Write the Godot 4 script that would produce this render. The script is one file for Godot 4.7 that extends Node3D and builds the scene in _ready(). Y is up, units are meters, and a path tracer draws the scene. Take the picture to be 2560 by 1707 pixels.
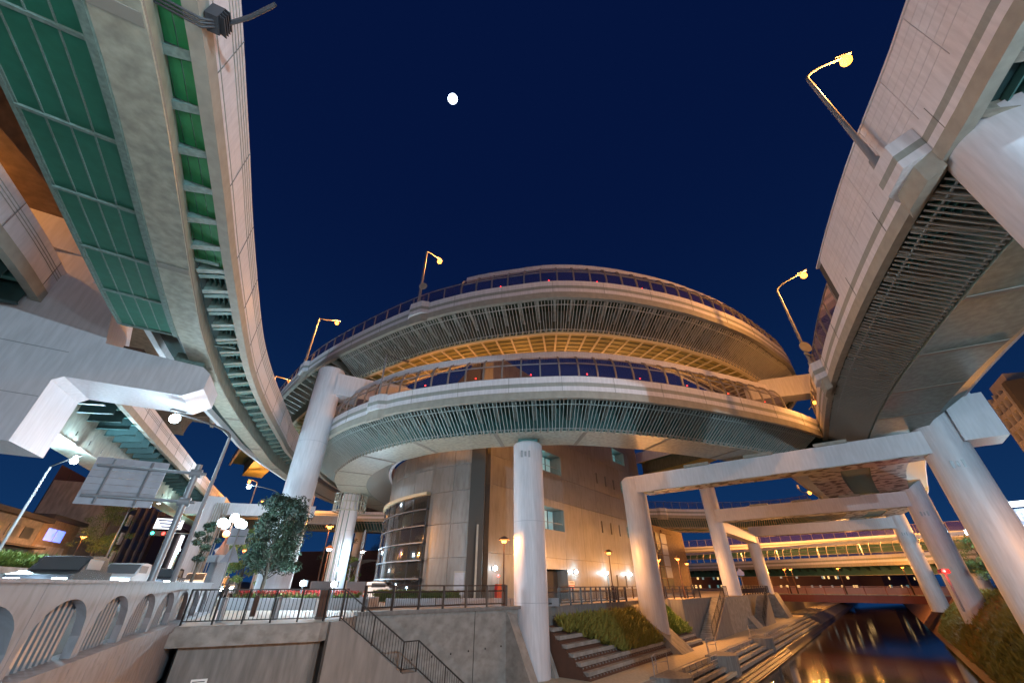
extends Node3D

# ---------------------------------------------------------------- mesh collecting
class MB:
	var v := PackedVector3Array()
	var n := PackedVector3Array()
	var ix := PackedInt32Array()
	func tri(a: Vector3, b: Vector3, c: Vector3, na: Vector3, nb: Vector3, nc: Vector3) -> void:
		var i := v.size()
		v.append(a); v.append(b); v.append(c)
		n.append(na); n.append(nb); n.append(nc)
		if (b - a).cross(c - a).dot(na + nb + nc) > 0.0:
			ix.append_array(PackedInt32Array([i, i + 2, i + 1]))
		else:
			ix.append_array(PackedInt32Array([i, i + 1, i + 2]))
	func quad(a: Vector3, b: Vector3, c: Vector3, d: Vector3, nn: Vector3) -> void:
		tri(a, b, c, nn, nn, nn); tri(a, c, d, nn, nn, nn)
	func quadn(a: Vector3, b: Vector3, c: Vector3, d: Vector3, na: Vector3, nb: Vector3, nc: Vector3, nd: Vector3) -> void:
		tri(a, b, c, na, nb, nc); tri(a, c, d, na, nc, nd)
	func box(t: Transform3D, s: Vector3) -> void:
		var h := s * 0.5
		for ax in 3:
			for sg in [-1.0, 1.0]:
				var o := Vector3.ZERO; o[ax] = sg * h[ax]
				var u := Vector3.ZERO; u[(ax + 1) % 3] = h[(ax + 1) % 3]
				var w := Vector3.ZERO; w[(ax + 2) % 3] = h[(ax + 2) % 3]
				var nn := Vector3.ZERO; nn[ax] = sg
				quad(t * (o - u - w), t * (o + u - w), t * (o + u + w), t * (o - u + w), (t.basis * nn).normalized())
	func bx(c: Vector3, s: Vector3, yaw := 0.0) -> void:
		box(Transform3D(Basis(Vector3.UP, yaw), c), s)
	func cbox(c: Vector3, s: Vector3, yaw := 0.0, e := 0.02) -> void:  # a box with chamfered upright edges and top
		var h := s * 0.5
		var pts: Array[Vector2] = [Vector2(-h.x + e, -h.z), Vector2(h.x - e, -h.z), Vector2(h.x, -h.z + e), Vector2(h.x, h.z - e), Vector2(h.x - e, h.z), Vector2(-h.x + e, h.z), Vector2(-h.x, h.z - e), Vector2(-h.x, -h.z + e)]
		var out := []
		for p in pts:
			out.append(Vector2(p.x * cos(yaw) + p.y * sin(yaw) + c.x, -p.x * sin(yaw) + p.y * cos(yaw) + c.z))
		prism(out, c.y - h.y, c.y + h.y)
	func bar(a: Vector3, b: Vector3, w: float, h: float, up := Vector3.UP) -> void:
		var d := (b - a)
		var l := d.length()
		if l < 0.001: return
		d /= l
		var side := d.cross(up)
		if side.length() < 0.01: side = d.cross(Vector3.RIGHT)
		side = side.normalized()
		box(Transform3D(Basis(side, side.cross(d) * -1.0, d), (a + b) * 0.5), Vector3(w, h, l))
	func prism(pts: Array, y0: float, y1: float) -> void:  # a plan outline (x, z) raised from y0 to y1
		var pl := PackedVector2Array(pts)
		if Geometry2D.is_polygon_clockwise(pl): pl.reverse()
		var m := pl.size()
		for i in m:
			var p := pl[i]; var q := pl[(i + 1) % m]
			var e := (q - p).normalized()
			var nn := Vector3(e.y, 0, -e.x)
			quad(Vector3(p.x, y0, p.y), Vector3(q.x, y0, q.y), Vector3(q.x, y1, q.y), Vector3(p.x, y1, p.y), nn)
		var t := Geometry2D.triangulate_polygon(pl)
		for k in range(0, t.size(), 3):
			var a := pl[t[k]]; var b := pl[t[k + 1]]; var c := pl[t[k + 2]]
			tri(Vector3(a.x, y1, a.y), Vector3(b.x, y1, b.y), Vector3(c.x, y1, c.y), Vector3.UP, Vector3.UP, Vector3.UP)
			tri(Vector3(a.x, y0, a.y), Vector3(b.x, y0, b.y), Vector3(c.x, y0, c.y), Vector3.DOWN, Vector3.DOWN, Vector3.DOWN)
	func slab(pts: Array, org: Vector3, ux: Vector3, uy: Vector3, th: Vector3) -> void:  # a flat outline in the plane (ux, uy), thickened by th
		var pl := PackedVector2Array(pts)
		if not Geometry2D.is_polygon_clockwise(pl): pl.reverse()
		var m := pl.size()
		var mid := org + th * 0.5
		var cc := Vector2.ZERO
		for p in pl: cc += p / m
		for i in m:
			var p := pl[i]; var q := pl[(i + 1) % m]
			var e := (q - p)
			var n2 := Vector2(-e.y, e.x).normalized()
			var a := org + ux * p.x + uy * p.y; var b := org + ux * q.x + uy * q.y
			quad(a, b, b + th, a + th, (ux * n2.x + uy * n2.y).normalized())
		var t := Geometry2D.triangulate_polygon(pl)
		var nt := th.normalized()
		for k in range(0, t.size(), 3):
			var a := org + ux * pl[t[k]].x + uy * pl[t[k]].y
			var b := org + ux * pl[t[k + 1]].x + uy * pl[t[k + 1]].y
			var c := org + ux * pl[t[k + 2]].x + uy * pl[t[k + 2]].y
			tri(a, b, c, -nt, -nt, -nt); tri(a + th, b + th, c + th, nt, nt, nt)
	func tube(pts: Array, r0: float, r1: float, seg := 8) -> void:
		var m := pts.size()
		var ref := Vector3(0.123, 0.3, 0.94).normalized()
		var rings := []
		for i in m:
			var d: Vector3 = (pts[min(i + 1, m - 1)] - pts[max(i - 1, 0)]).normalized()
			var s1 := d.cross(ref)
			if s1.length() < 0.1: s1 = d.cross(Vector3.RIGHT)
			s1 = s1.normalized()
			var s2 := s1.cross(d)
			var r := lerpf(r0, r1, float(i) / (m - 1))
			var ring := []
			for k in seg:
				var nn := s1 * cos(TAU * k / seg) + s2 * sin(TAU * k / seg)
				ring.append([pts[i] + nn * r, nn])
			rings.append(ring)
		for i in m - 1:
			for k in seg:
				var a = rings[i][k]; var b = rings[i][(k + 1) % seg]; var c = rings[i + 1][(k + 1) % seg]; var d = rings[i + 1][k]
				quadn(a[0], b[0], c[0], d[0], a[1], b[1], c[1], d[1])
		for e in [0, m - 1]:
			var nn: Vector3 = (pts[0] - pts[1]).normalized() if e == 0 else (pts[m - 1] - pts[m - 2]).normalized()
			for k in seg:
				tri(pts[e], rings[e][k][0], rings[e][(k + 1) % seg][0], nn, nn, nn)
	func lathe(c: Vector3, prof: Array, seg := 20) -> void:  # prof: Vector2(radius, height); closed on the axis by its own ends
		for j in prof.size() - 1:
			var p: Vector2 = prof[j]; var q: Vector2 = prof[j + 1]
			var e := (q - p)
			if e.length() < 0.0001: continue
			var nn := Vector2(e.y, -e.x).normalized()
			for k in seg:
				var a := TAU * k / seg; var b := TAU * (k + 1) / seg
				var da := Vector3(cos(a), 0, sin(a)); var db := Vector3(cos(b), 0, sin(b))
				var na := da * nn.x + Vector3.UP * nn.y; var nb := db * nn.x + Vector3.UP * nn.y
				quadn(c + da * p.x + Vector3.UP * p.y, c + db * p.x + Vector3.UP * p.y, c + db * q.x + Vector3.UP * q.y, c + da * q.x + Vector3.UP * q.y, na, nb, nb, na)
	func ball(c: Vector3, r: float, seg := 14) -> void:
		for j in seg / 2:
			var t0 := PI * j / (seg / 2) - PI / 2; var t1 := PI * (j + 1) / (seg / 2) - PI / 2
			for k in seg:
				var q := []
				for w in [[t0, k], [t0, k + 1], [t1, k + 1], [t1, k]]:
					q.append(Vector3(cos(w[0]) * cos(TAU * w[1] / seg), sin(w[0]), cos(w[0]) * sin(TAU * w[1] / seg)))
				quadn(c + q[0] * r, c + q[1] * r, c + q[2] * r, c + q[3] * r, q[0], q[1], q[2], q[3])
	func sweep(P: Array, prof: Array, closed := true, flip := false) -> void:  # P: [position, inward, along] samples; prof: Vector2(inward offset, height)
		var m := prof.size()
		var area := 0.0
		for j in m:
			var a: Vector2 = prof[j]; var b: Vector2 = prof[(j + 1) % m]
			area += a.x * b.y - b.x * a.y
		var sg := (1.0 if area > 0.0 else -1.0) if closed else (-1.0 if flip else 1.0)
		for j in (m if closed else m - 1):
			var a: Vector2 = prof[j]; var b: Vector2 = prof[(j + 1) % m]
			var e := (b - a).normalized()
			var n2 := Vector2(e.y, -e.x) * sg
			for i in P.size() - 1:
				var q := []
				for w in [[i, a], [i, b], [i + 1, b], [i + 1, a]]:
					q.append(P[w[0]][0] + P[w[0]][1] * w[1].x + Vector3.UP * w[1].y)
				var n0: Vector3 = P[i][1] * n2.x + Vector3.UP * n2.y
				var n1: Vector3 = P[i + 1][1] * n2.x + Vector3.UP * n2.y
				quadn(q[0], q[1], q[2], q[3], n0, n0, n1, n1)
		if closed:
			var t := Geometry2D.triangulate_polygon(PackedVector2Array(prof))
			for e in [0, P.size() - 1]:
				var nn: Vector3 = P[e][2] * (-1.0 if e == 0 else 1.0)
				for k in range(0, t.size(), 3):
					var w := []
					for z in 3:
						var pp: Vector2 = prof[t[k + z]]
						w.append(P[e][0] + P[e][1] * pp.x + Vector3.UP * pp.y)
					tri(w[0], w[1], w[2], nn, nn, nn)
	func mesh() -> ArrayMesh:
		var arr := []
		arr.resize(Mesh.ARRAY_MAX)
		arr[Mesh.ARRAY_VERTEX] = v; arr[Mesh.ARRAY_NORMAL] = n; arr[Mesh.ARRAY_INDEX] = ix
		var me := ArrayMesh.new()
		if v.size(): me.add_surface_from_arrays(Mesh.PRIMITIVE_TRIANGLES, arr)
		return me

# ---------------------------------------------------------------- naming and tagging
var M := {}
var used := {}
var rng := RandomNumberGenerator.new()
var bar_mesh: ArrayMesh

func numbered(s: String) -> String:
	if not used.has(s):
		used[s] = 0
		return s
	used[s] += 1
	return "%s_%03d" % [s, used[s]]

func tag(o: Node, label: String, category: String, group := "") -> void:
	o.set_meta("label", label); o.set_meta("category", category)
	if group: o.set_meta("group", group)

func thing(called: String, label: String, category: String, at := Vector3.ZERO, yaw := 0.0, group := "") -> Node3D:
	var o := Node3D.new()
	o.name = numbered(called); o.position = at; o.rotation.y = yaw
	add_child(o)
	tag(o, label, category, group)
	return o

# a part whose mesh is given in world axes is moved back by its thing's place; local parts are left alone
func part(root: Node3D, called: String, mb, mat: Material, local := false) -> MeshInstance3D:
	var o := MeshInstance3D.new()
	o.name = called
	o.mesh = mb.mesh() if mb is MB else mb
	o.material_override = mat
	if not local and root.get_parent() == self and not (root is MeshInstance3D): o.position = -root.position
	root.add_child(o, true)
	return o

func solo(called: String, mb: MB, mat: Material, label: String, category: String, group := "") -> MeshInstance3D:
	var o := MeshInstance3D.new()
	o.name = numbered(called); o.mesh = mb.mesh(); o.material_override = mat
	add_child(o)
	tag(o, label, category, group)
	return o

func struct(called: String, mb: MB, mat: Material, label: String) -> MeshInstance3D:
	var o := solo(called, mb, mat, label, called.replace("_", " "))
	o.set_meta("kind", "structure")
	return o

func dup(o: Node3D, at: Vector3, yaw: float, label: String) -> Node3D:
	var c: Node3D = o.duplicate()
	c.name = numbered(String(o.name).rstrip("0123456789").trim_suffix("_"))
	add_child(c)
	c.position = at; c.rotation.y = yaw
	c.set_meta("label", label)
	return c

# one straight bar as a part of its own, all bars sharing one mesh
func bar(root: Node3D, called: String, a: Vector3, b: Vector3, w: float, h: float, mat: Material, local := false) -> MeshInstance3D:
	var o := MeshInstance3D.new()
	o.name = called; o.mesh = bar_mesh; o.material_override = mat
	var d := b - a
	var l := d.length()
	d /= l
	var side := d.cross(Vector3.UP)
	if side.length() < 0.01: side = Vector3.RIGHT
	side = side.normalized()
	o.transform = Transform3D(Basis(side * w, d.cross(side) * h, d * l), (a + b) * 0.5 - (Vector3.ZERO if local else root.position))
	root.add_child(o, true)
	return o

# ---------------------------------------------------------------- materials
func noise_tex(seed_: int, freq: float, lo: float, hi: float, oct := 4, kind := FastNoiseLite.TYPE_SIMPLEX_SMOOTH, size := 512) -> NoiseTexture2D:
	var f := FastNoiseLite.new()
	f.seed = seed_; f.frequency = freq; f.fractal_octaves = oct; f.noise_type = kind
	var t := NoiseTexture2D.new()
	t.width = size; t.height = size; t.seamless = true; t.noise = f
	var g := Gradient.new()
	g.set_color(0, Color(lo, lo, lo)); g.set_color(1, Color(hi, hi, hi))
	t.color_ramp = g
	return t

var T := {}
func mat(called: String, r: float, g: float, b: float, rough := 0.7, tex := "", sc := Vector3(0.3, 0.3, 0.3), metal := 0.0, bump := 0.0) -> StandardMaterial3D:
	var m := StandardMaterial3D.new()
	m.resource_name = called
	m.albedo_color = Color(r, g, b).linear_to_srgb()
	m.roughness = rough; m.metallic = metal
	if tex:
		m.albedo_texture = T[tex]
		m.uv1_triplanar = true; m.uv1_world_triplanar = true; m.uv1_scale = sc; m.uv1_triplanar_sharpness = 4.0
	if bump > 0.0:
		m.heightmap_enabled = true; m.heightmap_texture = T["grain"]; m.heightmap_scale = bump
	M[called] = m
	return m

func glow(called: String, c: Color, e: float) -> StandardMaterial3D:
	var m := StandardMaterial3D.new()
	m.resource_name = called
	m.albedo_color = Color(0.8, 0.8, 0.8); m.emission_enabled = true; m.emission = c; m.emission_energy_multiplier = e
	M[called] = m
	return m

func glass(called: String, c: Color, a: float) -> StandardMaterial3D:
	var m := StandardMaterial3D.new()
	m.resource_name = called
	m.albedo_color = Color(c.r, c.g, c.b, a); m.transparency = BaseMaterial3D.TRANSPARENCY_ALPHA; m.roughness = 0.05
	M[called] = m
	return m

func make_materials() -> void:
	T["mottle"] = noise_tex(3, 0.012, 0.88, 1.0, 5)
	T["streak"] = noise_tex(7, 0.02, 0.9, 1.0, 5)
	T["stain"] = noise_tex(11, 0.014, 0.76, 1.0, 6)
	T["grain"] = noise_tex(13, 0.06, 0.7, 1.0, 3)
	T["peel"] = noise_tex(17, 0.03, 0.0, 1.0, 5)
	var g: Gradient = T["peel"].color_ramp
	g.set_color(0, Color(0.45, 0.40, 0.36)); g.set_color(1, Color(1, 1, 1)); g.set_offset(0, 0.36); g.set_offset(1, 0.46)
	T["rain"] = noise_tex(23, 0.03, 0.0, 1.0, 5)
	var rg: Gradient = T["rain"].color_ramp
	rg.set_color(0, Color(0.9, 0.89, 0.88)); rg.set_color(1, Color(1, 1, 1)); rg.set_offset(0, 0.2); rg.set_offset(1, 0.55)
	var S := Vector3(0.5, 0.06, 0.5)
	mat("white_steel", 0.62, 0.60, 0.64, 0.45, "streak", Vector3(0.5, 0.05, 0.5))
	mat("parapet_white", 0.72, 0.69, 0.72, 0.6, "streak", S)
	mat("parapet_stripe", 0.32, 0.33, 0.30, 0.6, "streak", S)
	mat("beam_beige", 0.36, 0.34, 0.29, 0.7, "mottle", Vector3(0.3, 0.2, 0.3))
	mat("flange_beige", 0.45, 0.45, 0.37, 0.42, "stain", Vector3(0.3, 0.12, 0.3))
	mat("flange_peel", 0.40, 0.39, 0.34, 0.55, "peel", Vector3(0.05, 0.05, 0.05))
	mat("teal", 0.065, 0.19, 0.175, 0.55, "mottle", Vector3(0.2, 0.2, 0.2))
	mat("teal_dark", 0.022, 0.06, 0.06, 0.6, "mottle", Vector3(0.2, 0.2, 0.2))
	mat("louver_grey", 0.42, 0.40, 0.36, 0.5)
	mat("louver_teal", 0.32, 0.37, 0.35, 0.5)
	mat("olive", 0.035, 0.06, 0.03, 0.6, "mottle", Vector3(0.2, 0.2, 0.2))
	mat("bracket_grey", 0.36, 0.34, 0.29, 0.6, "stain", Vector3(0.4, 0.4, 0.4))
	mat("web_grey", 0.17, 0.165, 0.11, 0.6, "stain", Vector3(0.3, 0.1, 0.3))
	mat("bracket_teal", 0.2, 0.23, 0.21, 0.6, "stain", Vector3(0.4, 0.4, 0.4))
	mat("splice_dark", 0.24, 0.23, 0.20, 0.7)
	mat("flange_green", 0.24, 0.31, 0.275, 0.45, "stain", Vector3(0.3, 0.12, 0.3))
	mat("louver_dim", 0.27, 0.275, 0.26, 0.5)
	mat("green_panel", 0.022, 0.16, 0.105, 0.5, "mottle", Vector3(0.35, 0.35, 0.35))
	mat("green_bright", 0.028, 0.24, 0.085, 0.5, "mottle", Vector3(0.35, 0.35, 0.35))
	mat("frame_mint", 0.19, 0.28, 0.25, 0.5, "stain", Vector3(0.7, 0.7, 0.7))
	mat("gold_panel", 0.27, 0.22, 0.06, 0.6, "mottle", Vector3(0.2, 0.2, 0.2))
	mat("gold_rib", 0.52, 0.45, 0.30, 0.6)
	mat("asphalt", 0.05, 0.05, 0.052, 0.85, "grain", Vector3(0.5, 0.5, 0.5), 0.0, 0.6)
	mat("paving", 0.30, 0.24, 0.20, 0.8, "mottle", Vector3(0.3, 0.3, 0.3))
	mat("concrete", 0.34, 0.32, 0.30, 0.85, "stain", Vector3(0.16, 0.16, 0.16), 0.0, 0.5)
	mat("concrete_dirty", 0.24, 0.225, 0.215, 0.9, "stain", Vector3(0.5, 0.07, 0.5), 0.0, 0.8)
	mat("concrete_path", 0.46, 0.40, 0.30, 0.85, "mottle", Vector3(0.5, 0.5, 0.5), 0.0, 0.5)
	mat("stone_dark", 0.07, 0.07, 0.07, 0.4, "grain", Vector3(0.4, 0.4, 0.4), 0.0, 1.0)
	mat("stone_grey", 0.30, 0.29, 0.31, 0.6, "grain", Vector3(0.9, 0.9, 0.9))
	mat("bridge_panel", 0.26, 0.245, 0.26, 0.6, "streak", Vector3(0.3, 0.1, 0.3))
	mat("wall_panel", 0.235, 0.23, 0.225, 0.42, "streak", Vector3(0.16, 0.03, 0.16))
	mat("wall_panel_b", 0.215, 0.21, 0.205, 0.42, "streak", Vector3(0.13, 0.03, 0.13))
	mat("wall_brown", 0.14, 0.085, 0.06, 0.7, "mottle")
	mat("joint_dark", 0.06, 0.055, 0.05, 0.9)
	mat("joint_grey", 0.2, 0.19, 0.18, 0.9)
	mat("rail_brown", 0.045, 0.026, 0.02, 0.4, "grain", Vector3(1, 1, 1))
	mat("rail_black", 0.02, 0.018, 0.018, 0.5)
	mat("steel_grey", 0.28, 0.29, 0.31, 0.4, "", Vector3.ONE, 0.3)
	mat("steel_pole", 0.24, 0.23, 0.24, 0.5)
	mat("lamp_arm", 0.09, 0.088, 0.09, 0.7)
	mat("mullion", 0.22, 0.20, 0.19, 0.45, "", Vector3.ONE, 0.2)
	mat("dark_metal", 0.04, 0.042, 0.05, 0.5)
	mat("rust_brown", 0.10, 0.045, 0.028, 0.8, "mottle")
	mat("bark", 0.07, 0.05, 0.035, 0.9, "grain", Vector3(2, 0.6, 2), 0.0, 1.5)
	mat("red_paint", 0.2, 0.045, 0.04, 0.5, "streak", S)
	mat("red_light_paint", 0.40, 0.2, 0.17, 0.5, "streak", S)
	mat("sign_back", 0.42, 0.42, 0.47, 0.5, "mottle")
	mat("white_paint", 0.75, 0.74, 0.73, 0.6)
	mat("yellow_paint", 0.6, 0.38, 0.05, 0.6)
	mat("blue_paint", 0.02, 0.07, 0.4, 0.5)
	mat("red_sign", 0.5, 0.03, 0.03, 0.5)
	mat("black_ink", 0.02, 0.02, 0.025, 0.6)
	mat("orange_cone", 0.75, 0.14, 0.03, 0.5)
	mat("house_beige", 0.30, 0.20, 0.13, 0.8, "stain", Vector3(0.2, 0.2, 0.2))
	mat("house_grey", 0.17, 0.15, 0.15, 0.8, "stain", Vector3(0.2, 0.2, 0.2))
	mat("house_pale", 0.42, 0.36, 0.34, 0.8, "stain", Vector3(0.2, 0.05, 0.2))
	mat("tower_brown", 0.105, 0.06, 0.056, 0.8, "mottle")
	mat("roof_tile", 0.06, 0.045, 0.045, 0.8, "grain")
	mat("window_dark", 0.03, 0.033, 0.038, 0.45)
	mat("car_white", 0.6, 0.6, 0.6, 0.25); mat("car_dark", 0.03, 0.03, 0.035, 0.25); mat("car_silver", 0.35, 0.35, 0.37, 0.3, "", Vector3.ONE, 0.5)
	mat("rubber", 0.015, 0.015, 0.015, 0.8)
	mat("apartment", 0.30, 0.28, 0.28, 0.8, "mottle", Vector3(0.1, 0.1, 0.1))
	var w := mat("water", 0.005, 0.006, 0.006, 0.07)
	w.heightmap_enabled = true; w.heightmap_texture = T["mottle"]; w.heightmap_scale = 1.6; w.metallic_specular = 0.3
	w.uv1_triplanar = true; w.uv1_world_triplanar = true; w.uv1_scale = Vector3(0.22, 0.22, 0.22)
	for k in 3:
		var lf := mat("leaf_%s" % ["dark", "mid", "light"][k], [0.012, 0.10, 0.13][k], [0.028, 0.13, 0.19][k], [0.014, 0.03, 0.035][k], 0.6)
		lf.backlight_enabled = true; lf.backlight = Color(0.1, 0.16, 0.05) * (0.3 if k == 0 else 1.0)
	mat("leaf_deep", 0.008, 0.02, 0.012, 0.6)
	var lt := mat("leaf_terrace", 0.26, 0.23, 0.05, 0.6)
	lt.backlight_enabled = true; lt.backlight = Color(0.16, 0.16, 0.05)
	mat("flower_red", 0.45, 0.03, 0.03, 0.6)
	for k in ["bridge_panel", "concrete", "wall_panel", "wall_panel_b"]:
		M[k].detail_enabled = true; M[k].detail_albedo = T["rain"]; M[k].detail_blend_mode = BaseMaterial3D.BLEND_MODE_MUL
	glass("hood_glass", Color(0.36, 0.27, 0.30), 0.22)
	glass("fence_glass", Color(0.34, 0.22, 0.18), 0.3)
	glass("drum_glass", Color(0.07, 0.065, 0.065), 0.5)
	glass("plain_glass", Color(0.5, 0.6, 0.6), 0.12)
	glow("lamp_orange", Color(1.0, 0.56, 0.16), 7.0)
	glow("lamp_white", Color(0.86, 0.96, 1.0), 30.0)
	glow("lamp_red", Color(1.0, 0.06, 0.05), 8.0)
	glow("lamp_teal", Color(0.1, 0.9, 0.8), 6.0)
	glow("window_teal", Color(0.2, 0.6, 0.64), 0.42)
	glow("window_bright", Color(0.7, 1.0, 1.0), 1.8)
	glow("window_blue", Color(0.15, 0.45, 1.0), 1.6)
	glow("window_warm", Color(1.0, 0.78, 0.5), 2.2)
	glow("window_dim", Color(1.0, 0.8, 0.5), 1.0)
	glow("sign_white", Color(0.95, 0.97, 1.0), 1.5)
	glow("led_blue", Color(0.05, 0.13, 0.5), 0.6)
	glow("moon_face", Color(0.85, 0.92, 1.0), 9.0)

# ---------------------------------------------------------------- paths
func catmull(pts: Array, step: float) -> PackedVector3Array:
	var out := PackedVector3Array()
	var m := pts.size()
	for i in m - 1:
		var a: Vector3 = pts[max(i - 1, 0)]; var b: Vector3 = pts[i]; var c: Vector3 = pts[i + 1]; var d: Vector3 = pts[min(i + 2, m - 1)]
		if i == 0: a = b * 2.0 - c
		if i == m - 2: d = c * 2.0 - b
		var k: int = max(2, int(b.distance_to(c) / step))
		for j in k:
			out.append(b.cubic_interpolate(c, a, d, float(j) / k))
	out.append(pts[m - 1])
	return out

# a road line: samples [position, inward, along] every 0.8 m; side = +1 if the road lies to the right of its direction
func make_path(pts: Array, side: float, step := 0.8) -> Dictionary:
	var c := catmull(pts, 0.5)
	var smp := []
	var s := PackedFloat32Array([0.0])
	for i in range(1, c.size()):
		s.append(s[i - 1] + c[i].distance_to(c[i - 1]))
	return {"c": c, "s": s, "len": s[s.size() - 1], "side": side}

func at(P: Dictionary, d: float) -> Array:
	var s: PackedFloat32Array = P.s
	var c: PackedVector3Array = P.c
	var i := clampi(s.bsearch(d) - 1, 0, c.size() - 2)
	var f := (d - s[i]) / maxf(s[i + 1] - s[i], 1e-5)
	var p := c[i].lerp(c[i + 1], f)
	var a: int = max(i - 2, 0); var b: int = min(i + 3, c.size() - 1)
	var t := (c[b] - c[a])
	t.y = 0; t = t.normalized()
	return [p, Vector3(-t.z, 0, t.x) * P.side, t]

func span(P: Dictionary, s0: float, s1: float, step := 1.2) -> Array:
	var out := []
	var k: int = max(1, int(ceil((s1 - s0) / step)))
	for i in k + 1:
		out.append(at(P, lerpf(s0, s1, float(i) / k)))
	return out

func on(P: Dictionary, s: float, d: float, y: float) -> Vector3:
	var q := at(P, s)
	return q[0] + q[1] * d + Vector3.UP * y

# the arc length at which the path comes nearest to a plan point
func near(P: Dictionary, x: float, z: float) -> float:
	var best := 1e9; var r := 0.0
	for i in P.c.size():
		var d := Vector2(P.c[i].x - x, P.c[i].z - z).length()
		if d < best: best = d; r = P.s[i]
	return r

func rect(d0: float, d1: float, y0: float, y1: float) -> Array:
	return [Vector2(d0, y0), Vector2(d1, y0), Vector2(d1, y1), Vector2(d0, y1)]

# ---------------------------------------------------------------- elevated roads
# shared parts of a deck whose outer edge line runs along P (the lower outer edge of its edge beam)
func deck_shell(root: Node3D, P: Dictionary, s0: float, s1: float, o: Dictionary) -> void:
	var S := span(P, s0, s1)
	var top: float = o.get("top", 1.74)
	var w: float = o.get("width", 8.6)
	var b := MB.new(); b.sweep(S, [Vector2(0, 0), Vector2(0.34, 0), Vector2(0.34, 0.5), Vector2(0.0, 0.56)]); part(root, "edge_beam", b, M[o.get("beam", "beam_beige")])
	b = MB.new(); b.sweep(S, rect(0.035, 0.3, 0.561, 0.93)); part(root, "lower_parapet", b, M.parapet_white)
	b = MB.new(); b.sweep(S, rect(0.038, 0.3, 0.932, 1.24)); part(root, "parapet_stripe", b, M[o.get("stripe", "parapet_stripe")])
	b = MB.new(); b.sweep(S, [Vector2(0.035, 1.242), Vector2(0.3, 1.242), Vector2(0.3, top - 0.02), Vector2(0.27, top), Vector2(0.06, top), Vector2(0.035, top - 0.02)]); part(root, "upper_parapet", b, M.parapet_white)
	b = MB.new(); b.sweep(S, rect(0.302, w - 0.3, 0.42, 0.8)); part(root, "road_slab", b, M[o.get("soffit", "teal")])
	b = MB.new(); b.sweep(S, rect(0.304, w - 0.304, 0.802, 0.86)); part(root, "road_surface", b, M.asphalt)
	b = MB.new(); b.sweep(S, rect(w - 0.298, w, 0.0, top)); part(root, "inner_parapet", b, M.parapet_white)
	var bx: Array = o.get("box", [2.75, 5.95, -1.5])
	if bx.is_empty(): return
	b = MB.new(); b.sweep(S, [Vector2(bx[0] - 0.35, 0.418), Vector2(bx[0] - 0.12, -0.2), Vector2(bx[0], bx[2] + 0.03)], false, false); b.sweep(S, [Vector2(bx[0] - 0.35, 0.418), Vector2(bx[0] - 0.12, -0.2), Vector2(bx[0], bx[2] + 0.03)], false, true); part(root, "outer_web", b, M[o.get("web", "teal")])
	b = MB.new(); b.sweep(S, rect(bx[0] - 0.08, bx[1] + 0.08, bx[2] - 0.03, bx[2] + 0.028)); part(root, "bottom_flange", b, M[o.get("flange", "flange_beige")])
	b = MB.new(); b.sweep(S, [Vector2(bx[1] - 0.03, bx[2] + 0.03), Vector2(bx[1] + 0.02, 0.418)], false, false); b.sweep(S, [Vector2(bx[1] - 0.06, bx[2] + 0.03), Vector2(bx[1] - 0.02, 0.418)], false, true); part(root, "inner_web", b, M[o.get("web", "teal")])

func joints(root: Node3D, P: Dictionary, s0: float, s1: float, gap: float, y0: float, y1: float, d := 0.03) -> void:  # thin dark joints across the face of a parapet
	var s := s0
	while s < s1:
		bar(root, "parapet_joint", on(P, s, d, y0), on(P, s, d, y1), 0.022, 0.016, M.joint_grey)
		s += gap

func flange_seams(root: Node3D, P: Dictionary, s0: float, s1: float, gap: float, d0: float, d1: float, y: float) -> void:
	var s := s0
	while s < s1:
		bar(root, "splice_plate", on(P, s, d0, y - 0.02), on(P, s, d1, y - 0.02), 0.3, 0.02, M.splice_dark)
		s += gap

func brackets(root: Node3D, P: Dictionary, s0: float, s1: float, gap: float, d0: float, d1: float, y0: float, y1: float, m: Material, deep := 0.0) -> void:
	var s := s0
	var first: MeshInstance3D = null
	while s < s1:
		var q := at(P, s)
		var b := MB.new()
		b.slab([Vector2(d0, y0), Vector2(d1, y0), Vector2(d1, y1 - deep), Vector2(d0, y1)], q[0] - q[2] * 0.02, q[1], Vector3.UP, q[2] * 0.04)
		var h := Vector2(d1 - d0, -deep).normalized()
		b.bar(q[0] + q[1] * d0 + Vector3.UP * (y1 - 0.012), q[0] + q[1] * d1 + Vector3.UP * (y1 - deep - 0.012), 0.26, 0.03)
		part(root, "bracket", b, m)
		s += gap

func louvers(root: Node3D, P: Dictionary, s0: float, s1: float, gap: float, a: Vector2, c: Vector2, m: Material, w := 0.05) -> void:
	var n: int = min(296, int((s1 - s0) / gap))
	for i in n:
		var s := s0 + (s1 - s0) * i / n
		bar(root, "louver_bar", on(P, s, a.x, a.y), on(P, s, c.x, c.y), w, 0.07, m)
	for f in [0.16, 0.97]:
		var e := a.lerp(c, f)
		var b := MB.new(); b.sweep(span(P, s0, s1, 1.0), rect(e.x - 0.03, e.x + 0.03, e.y + 0.04, e.y + 0.1)); part(root, "louver_rail", b, m)

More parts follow.
